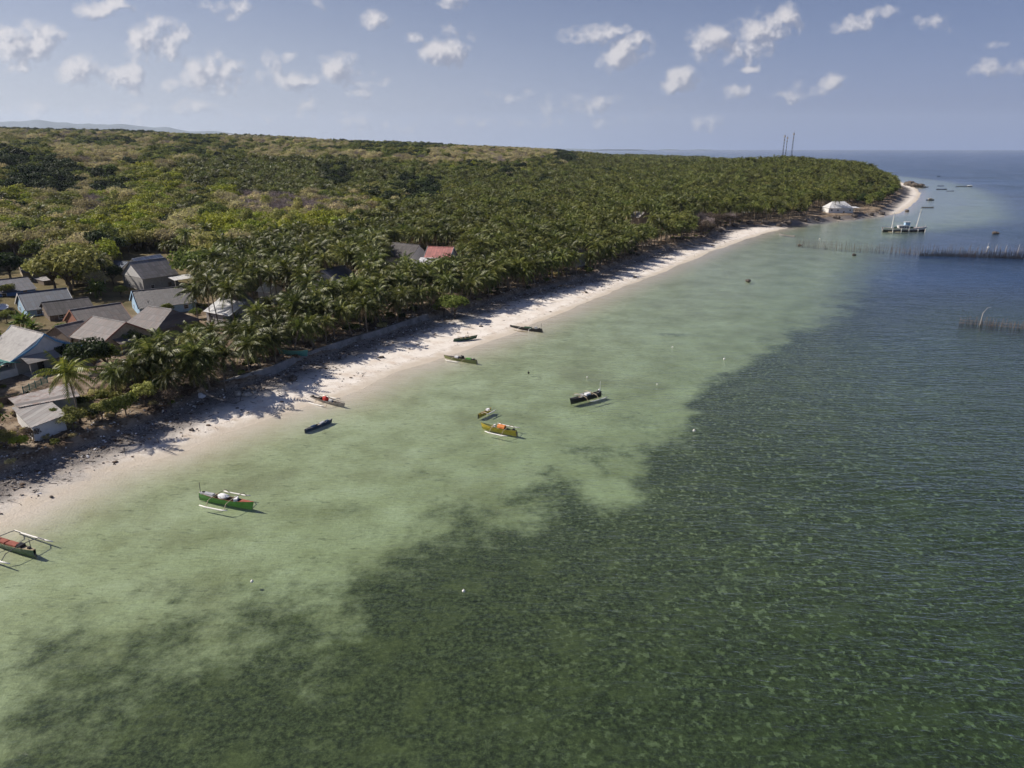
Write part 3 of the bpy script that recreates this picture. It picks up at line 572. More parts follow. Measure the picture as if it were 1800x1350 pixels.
def species(px, py, u):
    if px > 1225 and 376 < py < 402 and px < 1545: return 'brown' if u < .8 else 'bare'
    if px > 1485 and py > 325: return 'palm' if u < .35 else ('green' if u < .7 else 'dark')
    for P in DARKS:
        if inpoly(px, py, P): return 'dark' if u < .85 else 'green'
    if py < tan_edge(px):
        if px < 1000 and py < 232 + px * .022: return 'dark' if u < .5 else ('green' if u < .8 else 'dry')
        nn = fbm(np.array([px * 1.0]), np.array([py * 5.0]), 90, 3)[0]
        if nn > .2: return 'green' if u < .5 else ('dark' if u < .75 else 'olive')
        return 'dry' if u < .58 else ('olive' if u < .82 else ('bare' if u < .92 else 'green'))
    if inpoly(px, py, PALMTOP): return 'palm' if u < (.93 if py > 400 or px > 1100 else .74) else ('green' if u < .94 else ('dark' if u < .97 else 'olive'))
    for P in BARES:
        if inpoly(px, py, P): return 'bare' if u < .6 else ('dry' if u < .85 else 'olive')
    for P in LIMES:
        if inpoly(px, py, P): return 'lime' if u < .6 else ('olive' if u < .9 else 'green')
    if inpoly(px, py, BAND): return 'palm' if u < .8 else 'green'
    nn = fbm(np.array([px * 1.0 + 333]), np.array([py * 3.0]), 70, 3)[0]
    if px > 560: return 'palm' if u < .25 else ('green' if u < .5 + nn * .3 else ('dark' if u < .68 else ('olive' if u < .86 else ('lime' if u < .92 else 'dry'))))
    if nn > .12: return 'dry' if u < .5 else ('olive' if u < .8 else 'lime')
    return 'olive' if u < .36 else ('green' if u < .54 else ('lime' if u < .74 else ('dry' if u < .84 else ('palm' if u < .91 else 'dark'))))
cand = []   # x, y, z, species, scale, rot, dist
def place(x, y, z, sp, s, rot, variant=None): cand.append([x, y, z, sp, s, rot, math.hypot(x, y), variant])
# palms and trees one can point to
HAND_PALM = [(142, 744, 652, 8), (178, 508, 456, 1), (292, 664, 600, 0), (350, 580, 512, 3), (385, 575, 490, 1), (405, 492, 440, 4), (425, 566, 498, 5), (258, 655, 618, 2), (236, 690, 662, 6), (310, 700, 655, 7), (340, 690, 640, 2), (330, 470, 408, 1), (318, 465, 425, 0), (300, 470, 430, 5),
             (520, 500, 452, 6), (548, 470, 430, 2), (588, 455, 410, 4), (470, 470, 430, 7), (370, 690, 632, 0), (395, 680, 622, 6), (90, 400, 370, 6), (20, 400, 372, 2), (48, 396, 374, 5), (455, 600, 548, 2), (205, 700, 675, 0)]
for (px, pb, pt, var) in HAND_PALM:
    g_ = on_ground(px, pb); lo, hi = 3.0, 24.0
    for _ in range(30):
        m_ = (lo + hi) / 2
        if J(g_.x, g_.y, g_.z + m_)[1] > pt: lo = m_
        else: hi = m_
    place(g_.x, g_.y, g_.z, 'palm', max(.5, min(1.5, lo / 8.8)), random.uniform(0, 6.28), var)
HAND_TREE = [(125, 518, 'olive', 2.25), (98, 512, 'olive', 1.7), (158, 500, 'olive', 1.5), (75, 470, 'green', 1.5), (345, 505, 'green', 1.7), (365, 492, 'green', 1.4), (205, 455, 'green', 1.3), (20, 492, 'dark', 1.4), (-5, 495, 'dark', 1.2), (168, 655, 'dark', .95), (190, 650, 'green', .7), (245, 440, 'olive', 1.2), (210, 430, 'green', 1.2), (30, 440, 'green', 1.5), (70, 440, 'olive', 1.3), (350, 495, 'green', 1.25), (340, 470, 'green', 1.2), (120, 640, 'dark', .55),
             (295, 552, 'green', .4), (380, 470, 'olive', 1.1), (170, 425, 'olive', 1.2), (800, 560, 'green', .95), (780, 555, 'green', .8), (205, 738, 'green', .55), (222, 730, 'green', .5), (180, 738, 'olive', .45), (160, 490, 'green', .9), (200, 500, 'dark', .9), (185, 480, 'olive', .9), (110, 590, 'green', .45), (118, 548, 'green', .4), (12, 566, 'green', .5), (150, 604, 'olive', .4), (213, 522, 'green', .5), (228, 612, 'green', .55), (108, 640, 'green', .45), (345, 535, 'green', .7), (345, 600, 'green', .6), (335, 620, 'olive', .6), (248, 610, 'dark', .5), (365, 600, 'green', .5), (15, 520, 'green', .5), (255, 715, 'olive', .6), (285, 700, 'green', .5), (240, 700, 'brown', .45), (300, 715, 'brown', .6), (325, 706, 'brown', .5), (130, 755, 'olive', .5), (105, 745, 'green', .4), (160, 742, 'dark', .42), (270, 690, 'olive', .55), (35, 790, 'lime', .35), (10, 785, 'olive', .35), (345, 560, 'green', .4), (60, 775, 'brown', .35)]
for (px, pb, sp, s_) in HAND_TREE:
    g_ = on_ground(px, pb); place(g_.x, g_.y, g_.z, sp, s_, random.uniform(0, 6.28))
def clear(px, py, r):
    if inpoly(px, py, VILLAGE) or inpoly(px - r * .6, py, VILLAGE): return False
    for P in KEEP:
        x0 = min(p[0] for p in P) - r; x1 = max(p[0] for p in P) + r; y0 = min(p[1] for p in P) - r * .7; y1 = max(p[1] for p in P) + r * .9
        if x0 < px < x1 and y0 < py < y1: return False
    return True
for _ in range(26):   # palm thicket between the village and the near end of the wall
    px, pb = random.uniform(215, 360), random.uniform(640, 700)
    if pb > 745 - px * .16 or pb < 700 - (px - 200) * .35: continue
    g_ = on_ground(px, pb); place(g_.x, g_.y, g_.z, 'palm', random.uniform(.5, .8), random.uniform(0, 6.28), random.randrange(8))
hand = [(c[0], c[1]) for c in cand]
def scatter(r0, r1, sp_):
    a0, a1 = R(-42), R(33); r = r0; out = []
    while r < r1:
        n = int((a1 - a0) * r / sp_); aa = a0 + (np.arange(n) + rng.uniform(-.42, .42, n)) / n * (a1 - a0); rr_ = r + rng.uniform(-.45, .45, n) * sp_
        out.append(np.stack([rr_ * np.sin(aa), rr_ * np.cos(aa)], 1)); r += sp_
    return np.concatenate(out)
TH = {'palm': 9.5, 'green': 5.5, 'dark': 6, 'lime': 5.5, 'olive': 5, 'dry': 4.5, 'bare': 5, 'brown': 4}
for (r0, r1, sp_, grow) in ((75, 260, 3.9, 1.0), (260, 520, 4.9, 1.05), (520, 950, 6.2, 1.15), (950, 1800, 10, 1.5), (1800, 3500, 16, 1.75), (3500, 7000, 36, 2.5)):
    P = scatter(r0, r1, sp_); zz, s1, v1 = height(P[:, 0], P[:, 1], True); ok = v1 > 1.0
    for (x, y), z, v in zip(P[ok], zz[ok], v1[ok]):
        u = random.random(); px, py, k = J(x, y, z + 5)
        if px < -120 or px > 1720: continue
        sp = species(px, py, u)
        if v < 5 and not (px > 1225): # front row of coconut palms at the top of the bank
            if sp != 'palm' or px < 330: continue
        if px > 1530 and v < 6: continue
        if sp not in ('palm',) and 345 < px < 1100 and v < 22 and u > .3 and px < 1225: continue
        s = (random.uniform(.72, 1.15) if sp == 'palm' or v < 60 else random.uniform(.65, 1.6 if r1 < 1000 else 1.3)) * (grow if sp != 'palm' else 1 + (grow - 1) * .45)
        if sp == 'palm': s = random.uniform(.5, .85) if v < 9 else random.uniform(.6, .95) if v < 25 else (random.uniform(.75, 1.1) if v < 90 else s)
        if sp == 'palm' and px > 1100: s *= 1.15
        if sp == 'palm' and 345 < px < 520 and v < 12: s *= .82
        if sp in ('brown',): s = random.uniform(.55, 1.0)
        if v > 700 and sp == 'dry': s *= .9
        top = J(x, y, z + TH[sp] * s); rpx = 3.0 * s * k
        if not clear(top[0], top[1], rpx) or (inpoly(px, J(x, y, z)[1], VILLAGE)): continue
        if sp != 'palm' and r1 < 300 and not clear(px, py, rpx): continue
        if any((x - hx) ** 2 + (y - hy) ** 2 < 7 for hx, hy in hand): continue
        if r1 < 300 and 345 < px < 640 and v > 45 and random.random() < .25: continue
        place(x, y, z, sp, s, random.uniform(0, 6.28))
P = scatter(75, 330, 2.7); zz, s1, v1 = height(P[:, 0], P[:, 1], True); ok = (v1 > 1.2) & (v1 < 17)
near = [(c[0], c[1]) for c in cand if c[6] < 340]; near = np.array(near)
for (x, y), z, v in zip(P[ok], zz[ok], v1[ok]):
    px, py, k = J(x, y, z)
    if not 345 < px < 1240 or random.random() < .25: continue
    if ((near - (x, y)) ** 2).sum(1).min() < 4.5: continue
    s = random.uniform(.45, .76) if v < 8 else random.uniform(.5, .9); top = J(x, y, z + 9 * s)
    if not clear(top[0], top[1], 3.3 * s * k) and random.random() < .8: continue
    place(x, y, z, 'palm', s, random.uniform(0, 6.28))
palms = sorted([c for c in cand if c[3] == 'palm'], key=lambda c: c[6]); trees = sorted([c for c in cand if c[3] != 'palm'], key=lambda c: c[6])
print('PALMS', len(palms), 'TREES', len(trees))
def in_view(c):
    a, b, k = J(c[0], c[1], c[2] + TH[c[3]] * c[4]); return -25 < a < 1820
# things hidden behind nearer crowns are left to the far mass; a coarse screen-occupancy test picks what shows
def pick(lst, occ, maxn, r0):
    ind, rest = [], []
    for c in lst:
        k = J(c[0], c[1], c[2] + TH[c[3]] * c[4]); rr = max(2.0, r0 * c[4] * k[2]); x0, x1, y0, y1 = [int(v / 4) for v in (k[0] - rr * .8, k[0] + rr * .8, k[1] - rr * .5, k[1] + rr * .8)]
        x0, x1, y0, y1 = max(0, x0), min(449, x1), max(0, y0), min(337, y1)
        if x1 <= x0 or y1 <= y0: rest.append(c); continue
        fill = occ[y0:y1 + 1, x0:x1 + 1].mean()
        if len(ind) < maxn and fill < .80 and in_view(c): ind.append(c)
        else: rest.append(c)
        occ[y0:y1 + 1, x0:x1 + 1] += (1 - occ[y0:y1 + 1, x0:x1 + 1]) * .7
    return ind, rest
allc = sorted(cand, key=lambda c: c[6]); occ = np.zeros((338, 450))
pi_, ti_, rest_ = [], [], []
for c in allc:
    L = pi_ if c[3] == 'palm' else ti_
    if len(L) >= 296: rest_.append(c); continue
    a, b = pick([c], occ, 1, 3.3 if c[3] == 'palm' else 3.0)
    (L if a else rest_).append(c)
lab = []
for c in pi_:
    x, y, z, sp, s, rot, d, var = c; k = var if var is not None else random.choice((0, 1, 2, 3, 4, 5, 6, 7)); s1 = s
    root = empty('coconut_palm', (x, y, z), rot, None, 'palm tree', 'coconut palms along the shore and behind the village'); tm, cm_, top = PALM[k]
    a = link('trunk', tm, root); b = link('crown', cm_, root); a.scale = (.9, .9, s1); b.location = (top.x * .9, top.y * .9, top.z * s1); b.scale = ((.64 + .36 * s) * random.uniform(.88, 1.22),) * 3; b.rotation_euler = (random.uniform(-.12, .12), random.uniform(-.12, .12), random.uniform(0, 6.28))
    J_ = J(x, y, z + 10 * s1); tr_ = ('yellow-green' if k == 8 else 'tall' if s1 > 1.05 else 'short' if s1 < .8 else 'sparse brown-fringed' if k in (1, 5) else 'leaning' if k in (3, 7) else 'upright')
    lab.append((root, tr_, J_[0], J_[1]))
label_all(lab, 'coconut palm')
SPN = {'green': 'round green', 'dark': 'dark green dense', 'lime': 'lime yellow', 'olive': 'feathery olive', 'dry': 'half dry yellow-brown', 'bare': 'leafless grey-brown', 'brown': 'reddish brown'}
lab = []
for c in ti_:
    x, y, z, sp, s, rot, d, var = c; tm, cm_ = random.choice(SPEC[sp])
    root = empty('broadleaf_tree', (x, y, z), rot, None, 'tree' if s > .62 else 'bush', 'broadleaf trees and bushes on the shore land'); a = link('trunk', tm, root); b = link('crown', cm_, root)
    for o in (a, b): o.scale = (s * random.uniform(.95, 1.1), s, s * random.uniform(.85, 1.05)) if o is a else a.scale
    J_ = J(x, y, z + 5 * s); lab.append((root, SPN[sp], J_[0], J_[1]))
label_all([l for l in lab if l[0]['category'] == 'tree'], 'tree'); label_all([l for l in lab if l[0]['category'] == 'bush'], 'bush')

# the rest as one forest mass per kind, instanced
def mass(name, items, protos, label):
    """protos: list of lists of (mesh, location, scale) - instanced whole plants"""
    cl = bpy.data.collections.new(name + '_plants')
    for i, pr in enumerate(protos):
        V = []; off = 0; obs = []
        for (me, loc) in pr: obs.append((me, loc))
        # join the plant's meshes into one
        vs, fs, mi, mats = [], [], [], []; base = 0; tri = []
        for me, loc in obs:
            n = len(me.vertices); co = np.empty(n * 3, np.float32); me.vertices.foreach_get('co', co); vs.append(co.reshape(-1, 3) + np.array(loc, np.float32))
            m0 = len(mats); mats += list(me.materials)
            me.calc_loop_triangles(); nt = len(me.loop_triangles); ti = np.empty(nt * 3, np.int32); me.loop_triangles.foreach_get('vertices', ti); tm_ = np.empty(nt, np.int32); me.loop_triangles.foreach_get('material_index', tm_)
            fs.append(ti.reshape(-1, 3) + base); mi.append(tm_ + m0); base += n
        me = fast_mesh('forest_plant', np.concatenate(vs), np.concatenate(fs), mats, False, np.concatenate(mi))
        cl.objects.link(bpy.data.objects.new(f'forest_plant_{i:02d}', me))
    P = np.array([[c[0], c[1], c[2]] for c in items], np.float32); me = bpy.data.meshes.new(name); me.vertices.add(len(P)); me.vertices.foreach_set('co', P.ravel())
    for nm, typ, arr in (('pid', 'INT', [c[7] if c[7] is not None else 0 for c in items]), ('size', 'FLOAT', [c[4] for c in items]), ('turn', 'FLOAT', [c[5] for c in items])):
        me.attributes.new(nm, typ, 'POINT').data.foreach_set('value', np.array(arr, np.int32 if typ == 'INT' else np.float32))
    o = link(name, me); o['kind'] = 'stuff'; o['label'] = label
    ng = bpy.data.node_groups.new(name, 'GeometryNodeTree'); ng.interface.new_socket('Geometry', in_out='INPUT', socket_type='NodeSocketGeometry'); ng.interface.new_socket('Geometry', in_out='OUTPUT', socket_type='NodeSocketGeometry')
    N = ng.nodes; Lk = ng.links; gi_ = N.new('NodeGroupInput'); go_ = N.new('NodeGroupOutput'); ci_ = N.new('GeometryNodeCollectionInfo'); ci_.inputs['Collection'].default_value = cl; ci_.inputs['Separate Children'].default_value = True
    ip = N.new('GeometryNodeInstanceOnPoints'); ip.inputs['Pick Instance'].default_value = True
    def at(n_, ty): a = N.new('GeometryNodeInputNamedAttribute'); a.data_type = ty; a.inputs['Name'].default_value = n_; return a.outputs['Attribute']
    cx = N.new('ShaderNodeCombineXYZ'); Lk.new(at('turn', 'FLOAT'), cx.inputs[2]); er = N.new('FunctionNodeEulerToRotation'); Lk.new(cx.outputs[0], er.inputs[0])
    Lk.new(gi_.outputs[0], ip.inputs['Points']); Lk.new(ci_.outputs[0], ip.inputs['Instance']); Lk.new(at('pid', 'INT'), ip.inputs['Instance Index']); Lk.new(er.outputs[0], ip.inputs['Rotation']); Lk.new(at('size', 'FLOAT'), ip.inputs['Scale'])
    Lk.new(ip.outputs[0], go_.inputs[0]); md = o.modifiers.new('grow', 'NODES'); md.node_group = ng; return o
pr = [[(tm, (0, 0, 0)), (cm_, tuple(top))] for tm, cm_, top in PALM[:8]]; rp = [c for c in rest_ if c[3] == 'palm']
for c in rp: c[7] = random.randrange(8)
mass('palm_grove', rp, pr, 'distant coconut palm grove covering the coast to the cape')
pr = []; base = {}
for sp, L in SPEC.items():
    base[sp] = len(pr); pr += [[(tm, (0, 0, 0)), (cm_, (0, 0, 0))] for tm, cm_ in L]
rt = [c for c in rest_ if c[3] != 'palm']
for c in rt: c[7] = base[c[3]] + random.randrange(3)
mass('scrub_forest', rt, pr, 'dry scrub and mixed forest stretching inland to the horizon')
# banana clumps
lab = []
for i, (px, py, s) in enumerate([(165, 525, 1.3), (180, 520, 1.1), (45, 580, 1.1), (62, 588, .9), (248, 678, 1.0), (212, 668, .9), (415, 575, .9)]):
    g_ = on_ground(px, py); st, lv = banana_mesh(i % 3); root = empty('banana_plant', g_, i * 1.3, None, 'banana plant', 'banana plants among the houses'); root.scale = (s,) * 3
    link('stem', st, root); link('leaves', lv, root); lab.append((root, 'broad-leaved', px, py))
label_all(lab, 'banana plant')
# ------------------------------------------------------------------ houses
M['wgrey'] = pmat('wall_grey', (.36, .35, .34), .9, .18, 1.5); M['wwhite'] = pmat('wall_white', (.70, .69, .67), .85, .12, 1.5); M['wblue'] = pmat('wall_blue', (.10, .22, .50), .8, .2, 2); M['wlblue'] = pmat('wall_light_blue', (.36, .52, .68), .8, .2, 2)
M['wbrick'] = pmat('wall_brick_red', (.28, .13, .09), .9, .25, 3); M['wtan'] = pmat('wall_tan', (.45, .38, .28), .9, .2, 2); M['wwood'] = pmat('wall_planks', (.20, .16, .13), .9, .35, 3, stretch=(8, 8, .6)); M['wyellow'] = pmat('post_yellow', (.62, .45, .10), .7, .15, 2)
M['bblue'] = pmat('board_blue', (.13, .34, .58), .6, .12, 2); M['bwhite'] = pmat('board_white', (.74, .74, .74), .6, .1, 2); M['bred'] = pmat('board_redbrown', (.34, .17, .12), .7, .2, 2); M['pane'] = pmat('window_dark_glass', (.02, .025, .03), .12, .1, 2, spec=.5); M['dark'] = pmat('dark_opening', (.02, .018, .016), .9, .1)
M['conc'] = pmat('concrete', (.42, .40, .37), .92, .22, 1.2, .02); M['teal'] = pmat('teal_paint', (.10, .30, .27), .6, .2); M['metalw'] = pmat('white_metal', (.78, .79, .80), .35, .05)
RF = {'grey': roofmat('roof_grey_sheet', (.25, .24, .24), rustamt=.25), 'lgrey': roofmat('roof_pale_sheet', (.38, .365, .35), rustamt=.25), 'brown': roofmat('roof_brown_sheet', (.165, .145, .14), rustamt=.3), 'dark': roofmat('roof_dark_sheet', (.075, .075, .088), rustamt=.15), 'navy': roofmat('roof_navy_sheet', (.07, .09, .15), rustamt=.2),
      'blue': roofmat('roof_blue_grey', (.085, .12, .175), rustamt=.12), 'white': roofmat('roof_white_metal', (.80, .80, .80), rust=(.5, .45, .4), rustamt=.12, rough=.35), 'thatch': roofmat('roof_thatch', (.12, .11, .11), rust=(.07, .09, .07), thatch=True, rough=.95), 'red': roofmat('roof_red', (.48, .15, .13), rust=(.30, .10, .09), rustamt=.3), 'prust': roofmat('roof_pale_rust', (.47, .43, .40), rustamt=.75), 'rust': roofmat('roof_rusty', (.40, .27, .21), rustamt=.9)}
def slab(mb, a, b, c, d, th=.07):
    n = (Vector(b) - Vector(a)).cross(Vector(d) - Vector(a)).normalized() * th; A_ = [Vector(p) for p in (a, b, c, d)]; B_ = [p - n for p in A_]
    mb.add(A_ + B_, [(0, 1, 2, 3), (7, 6, 5, 4), (0, 4, 5, 1), (1, 5, 6, 2), (2, 6, 7, 3), (3, 7, 4, 0)])
def window(parent, x, y, z, w_, h_, face, frame='bwhite'):
    """face: unit outward direction in the wall's local frame"""
    f = Vector(face); s_ = Vector((-f.y, f.x, 0)); c = Vector((x, y, z)); mb = MB(); a = math.atan2(s_.y, s_.x)
    for dx in (-1, 1): mb.box(c + s_ * dx * (w_ / 2) + f * .03, (.08, .08, h_ + .08), a)
    for dz in (-1, 0, 1): mb.box(c + Vector((0, 0, dz * h_ / 2)) + f * .03, (w_ - .08, .07, .07 if dz else .04), a)
    o = mb.build('window', M[frame], parent); p = MB(); p.box(c + f * .012, (w_ - .08, .02, h_ - .08), a); p.build('pane', M['pane'], o); return o
def door(parent, x, y, z, w_, h_, face, m='wwood'):
    f = Vector(face); s_ = Vector((-f.y, f.x, 0)); c = Vector((x, y, z + h_ / 2)) + f * .03; a = math.atan2(s_.y, s_.x)
    mb = MB(); mb.box(c, (w_, .07, h_), a); o = mb.build('door', M[m], parent); k = MB(); k.box(c + s_ * w_ * .35 + f * .06, (.05, .06, .14), a); k.build('handle', M['metalw'], o); return o
def house(name, label, r0, r1, e, hr, he, wall, roof, board=None, gable=None, over=.5, hw=None, hip=0, wins=True, cat='house', curve=0, back='', far_roof=None, length=None):
    hr *= 1.14; he *= .93
    base = on_ground((r0[0] + r1[0]) / 2, (r0[1] + r1[1]) / 2 + 30, 2.6).z; base = 2.7 if base < 4 else base
    a = W(*r0, base + hr); b = W(*r1, base + hr); ee = W(*e, base + he); d = (b - a); L = d.length; u = d.normalized(); n = Vector((u.y, -u.x, 0)); w_ = abs((ee - a).dot(n))
    if hw: w_ = hw * 1.27
    w_ = min(w_, 6.8); L = length or L
    if L != d.length: b = a + u * L
    c = (a + b) / 2; rz = math.atan2(u.y, u.x); gzv = gz(c.x, c.y); print('house', name, label[:30], 'L %.1f hw %.1f base %.1f gz %.1f' % (L, w_, base, gzv))
    o = empty(name, (c.x, c.y, base), rz, label, cat, 'village houses and sheds'); hl = L / 2; wi = w_ - over; xl = hl - over * .6; bz = min(gzv - base, 0) - (1.4 if name == 'bungalow' else .4)
    mb = MB(); ze = he + .02; V = [(-xl, -wi, bz), (xl, -wi, bz), (xl, wi, bz), (-xl, wi, bz)]; rise = (hr - he) * (1 - over / w_); zt = he + (hr - he) * over / w_ - .1; zr = hr - .12
    V += [(-xl, -wi, zt), (xl, -wi, zt), (xl, wi, zt), (-xl, wi, zt), (-xl + hip, 0, zr), (xl - hip, 0, zr)]
    mb.add(V, [(3, 2, 1, 0), (0, 1, 5, 4), (2, 3, 7, 6), (1, 2, 6, 5), (3, 0, 4, 7), (5, 6, 9), (7, 4, 8), (4, 5, 9, 8), (6, 7, 8, 9)]); mb.build('wall', M[wall], o)
    r = MB(); K = 4 if curve else 1
    for sg_ in (-1, 1):
        for k in range(K):
            t0, t1 = k / K, (k + 1) / K; z0 = hr - (hr - he) * (t0 ** (1 - curve * .35) if t0 else 0); z1 = hr - (hr - he) * t1 ** (1 - curve * .35)
            P = [(-hl + hip * (1 - t0), sg_ * w_ * t0, z0), (hl - hip * (1 - t0), sg_ * w_ * t0, z0), (hl - hip * (1 - t1), sg_ * w_ * t1, z1), (-hl + hip * (1 - t1), sg_ * w_ * t1, z1)]
            if sg_ > 0: P = [P[1], P[0], P[3], P[2]]
            P = P[::-1]
            slab(r, *P)
    if hip:
        for sg_ in (-1, 1):
            P = [(sg_ * hl, -w_, he), (sg_ * hl, w_, he), (sg_ * (hl - hip), 0, hr)]
            r.add(P, [(0, 1, 2) if sg_ > 0 else (2, 1, 0)])
    r.build('roof', RF[roof], o)
    cp = MB(); cp.tube([(-hl + hip, 0, hr + .03), (hl - hip, 0, hr + .03)], .11, 6); cp.build('ridge_cap', RF['lgrey' if roof in ('grey', 'dark', 'brown') else roof], o)
    if board and not hip:
        for sx in (-1, 1):
            g2 = MB()
            for sg_ in (-1, 1):
                for k in range(K):
                    t0, t1 = k / K, (k + 1) / K; z0 = hr - (hr - he) * (t0 ** (1 - curve * .35) if t0 else 0); z1 = hr - (hr - he) * t1 ** (1 - curve * .35)
                    x0, x1 = sx * (hl + .005), sx * (hl + .06); A1 = [(x0, sg_ * w_ * t0, z0 + .12), (x1, sg_ * w_ * t0, z0 + .12), (x1, sg_ * w_ * t1, z1 + .12), (x0, sg_ * w_ * t1, z1 + .12)]; B1 = [(p[0], p[1], p[2] - .34) for p in A1]
                    g2.add(A1 + B1, [(0, 1, 2, 3), (7, 6, 5, 4), (0, 4, 5, 1), (1, 5, 6, 2), (2, 6, 7, 3), (3, 7, 4, 0)])
            g2.build('gable_board', M[board], o)
    if gable:
        for sx in (-1, 1):
            tt = .12; g3 = MB(); x0 = sx * (xl + .03); P = [(x0, -wi * .98, zt), (x0, wi * .98, zt), (x0, 0, zr - .05)]; Q = [(p[0] - sx * .02, p[1], p[2]) for p in P]
            g3.add(P + Q, [(0, 1, 2), (5, 4, 3), (0, 3, 4, 1), (1, 4, 5, 2), (2, 5, 3, 0)]); g3.build('gable_panel', M[gable], o)
    if wins:
        for sy in (-1, 1):
            nw = max(1, int(L / 3.6)); 
            for k in range(nw):
                x = -xl + (k + .5) * 2 * xl / nw
                if k == nw // 2: door(o, x, sy * wi, bz + .4, .9, min(2.0, zt - .2), (0, sy, 0))
                else: window(o, x, sy * wi, min(1.5, zt - .7), 1.0, .9, (0, sy, 0))
        for sx in (-1, 1): window(o, sx * xl, wi * .4, min(1.5, zt - .7), .9, .9, (sx, 0, 0))
    return o, hl, w_, base
def lean_roof(o, pts, roof, posts=(), label=None, name='lean_to_roof', z0=0.0):
    r = MB(); slab(r, *pts); q_ = r.build(name, RF[roof], o)
    for p in posts:
        m_ = MB(); m_.box((p[0], p[1], (p[2] + z0) / 2), (.16, .16, p[2] - z0)); m_.build('post', M[p[3] if len(p) > 3 else 'conc'], o)
    return q_
# grey house with curved blue gable boards and front porch
o, hl, hw_, bz_ = house('village_house', 'grey-roofed house with curved blue gable boards and an open concrete porch facing the beach', (20, 572), (78, 587), (44, 628), 5.6, 2.9, 'wgrey', 'lgrey', board='bblue', gable='wwhite', curve=1, hw=5.0)
lean_roof(o, [(hl + 2.6, -4.6, 2.45), (hl + 2.6, 1.0, 2.45), (hl + .07, 1.0, 3.3), (hl + .07, -4.6, 3.3)], 'lgrey', [(hl + 2.4, -4.3, 2.42), (hl + 2.4, .7, 2.42)], name='porch_roof')
m_ = MB(); m_.box((hl + 1.2, -1.8, .1), (2.9, 6.0, .5)); m_.build('porch_floor', M['conc'], o); door(o, hl - .30, -1.5, .1, 1.0, 2.1, (1, 0, 0), 'dark')
o, hl, hw_, bz_ = house('village_house', 'brown-grey house with white ridge cap and yellow porch post beside a round dark shrub', (163, 556), (221, 567), (197, 590), 4.8, 2.6, 'wtan', 'brown', board='bred', hw=4.2)
lean_roof(o, [(hl + 2.4, -3.2, 2.2), (hl + 2.4, .6, 2.2), (hl + .07, .6, 2.9), (hl + .07, -3.2, 2.9)], 'brown', [(hl + 2.2, -3.0, 2.18, 'wyellow'), (hl + 2.2, .4, 2.18, 'wyellow')], name='porch_roof')
o, hl, hw_, bz_ = house('village_house', 'brown hipped roof with raised ridge beside the coconut palms, roof antenna in front of it', (252, 537), (311, 545), (297, 578), 4.9, 2.5, 'wwood', 'brown', hip=1.4, hw=4.6)
house('village_house', 'dark brown roof with red-brown gable wall in the middle of the village', (122, 545), (212, 532), (145, 568), 4.8, 2.5, 'wbrick', 'brown', board='bred', gable='wbrick', hw=4.5)
house('village_house', 'small low brown sheet roof squeezed between the thatched roof and the yellow porch post house', (96, 574), (146, 563), (112, 592), 3.7, 2.2, 'wwood', 'brown', hw=3.2)
house('village_house', 'long dark roof with pale blue slatted gable below the tall grey house', (231, 512), (332, 502), (255, 538), 4.8, 2.5, 'wlblue', 'dark', board='wlblue', gable='wlblue', hw=4.8)
house('village_house', 'blue-grey roof with light blue gable wall and white boards near the satellite dish', (30, 516), (117, 506), (50, 543), 4.8, 2.4, 'wlblue', 'blue', board='wwhite', gable='wlblue', hw=4.3)
house('village_house', 'low dark thatched roof between the blue-grey roof and the brown roof', (72, 532), (155, 522), (90, 560), 3.6, 2.0, 'wwood', 'thatch', hw=4.2)
house('village_house', 'bright blue walled house with grey verandah roof at the left edge', (-30, 495), (48, 486), (75, 505), 4.2, 2.3, 'wblue', 'navy', hw=4.4)
o, hl, hw_, bz_ = house('village_house', 'far navy roof with lighter lower skirt behind the bushy olive tree', (30, 456), (96, 451), (40, 474), 4.4, 2.6, 'wtan', 'navy', hw=4.2)
lean_roof(o, [(-hl, -hw_ - 2.2, 2.0), (hl, -hw_ - 2.2, 2.0), (hl, -hw_ + .1, 2.55), (-hl, -hw_ + .1, 2.55)], 'brown', name='verandah_roof')
o, hl, hw_, bz_ = house('village_house', 'tall grey gabled house with white upper gable and concrete walls, largest in the village', (226, 461), (291, 453), (257, 490), 7.0, 4.2, 'wgrey', 'grey', gable='wwhite', hw=4.6)
lean_roof(o, [(hl - 3.5, -hw_ - 3.6, 3.0), (hl + 3.2, -hw_ - 3.6, 3.0), (hl + 3.2, -hw_ + .2, 3.6), (hl - 3.5, -hw_ + .2, 3.6)], 'white', [(hl - 3.3, -hw_ - 3.4, 2.95), (hl + 3.0, -hw_ - 3.4, 2.95)], name='carport_roof', z0=-.3)
o, hl, hw_, bz_ = house('village_house', 'white metal roofed annex behind the tall grey gabled house', (232, 455), (282, 447), (225, 462), 6.2, 4.6, 'wwhite', 'white', hw=3.2, wins=False)
o, hl, hw_, bz_ = house('village_house', 'single storey shed with blue-white sheet roof left of the tall grey house', (196, 458), (226, 460), (198, 470), 4.0, 3.2, 'wgrey', 'blue', hw=2.6, wins=False)
o, hl, hw_, bz_ = house('village_house', 'house with bright white metal roof and grey masonry wall among palms', (386, 524), (432, 532), (420, 556), 4.4, 3.0, 'wgrey', 'white', hw=3.6)
o, hl, hw_, bz_ = house('village_house', 'grey sheet roof behind the bright white metal roof', (392, 521), (428, 512), (380, 530), 5.0, 3.0, 'wgrey', 'grey', hw=3.4)
house('village_house', 'dark blue roof with pale gable end half hidden by palms', (566, 474), (606, 466), (600, 484), 5.4, 3.0, 'wwhite', 'navy', gable='wwhite', hw=4.4)
house('village_house', 'grey thatched roof among palms left of the red roof', (690, 426), (738, 431), (730, 446), 7.0, 4.4, 'wwhite', 'thatch', hw=3.8)
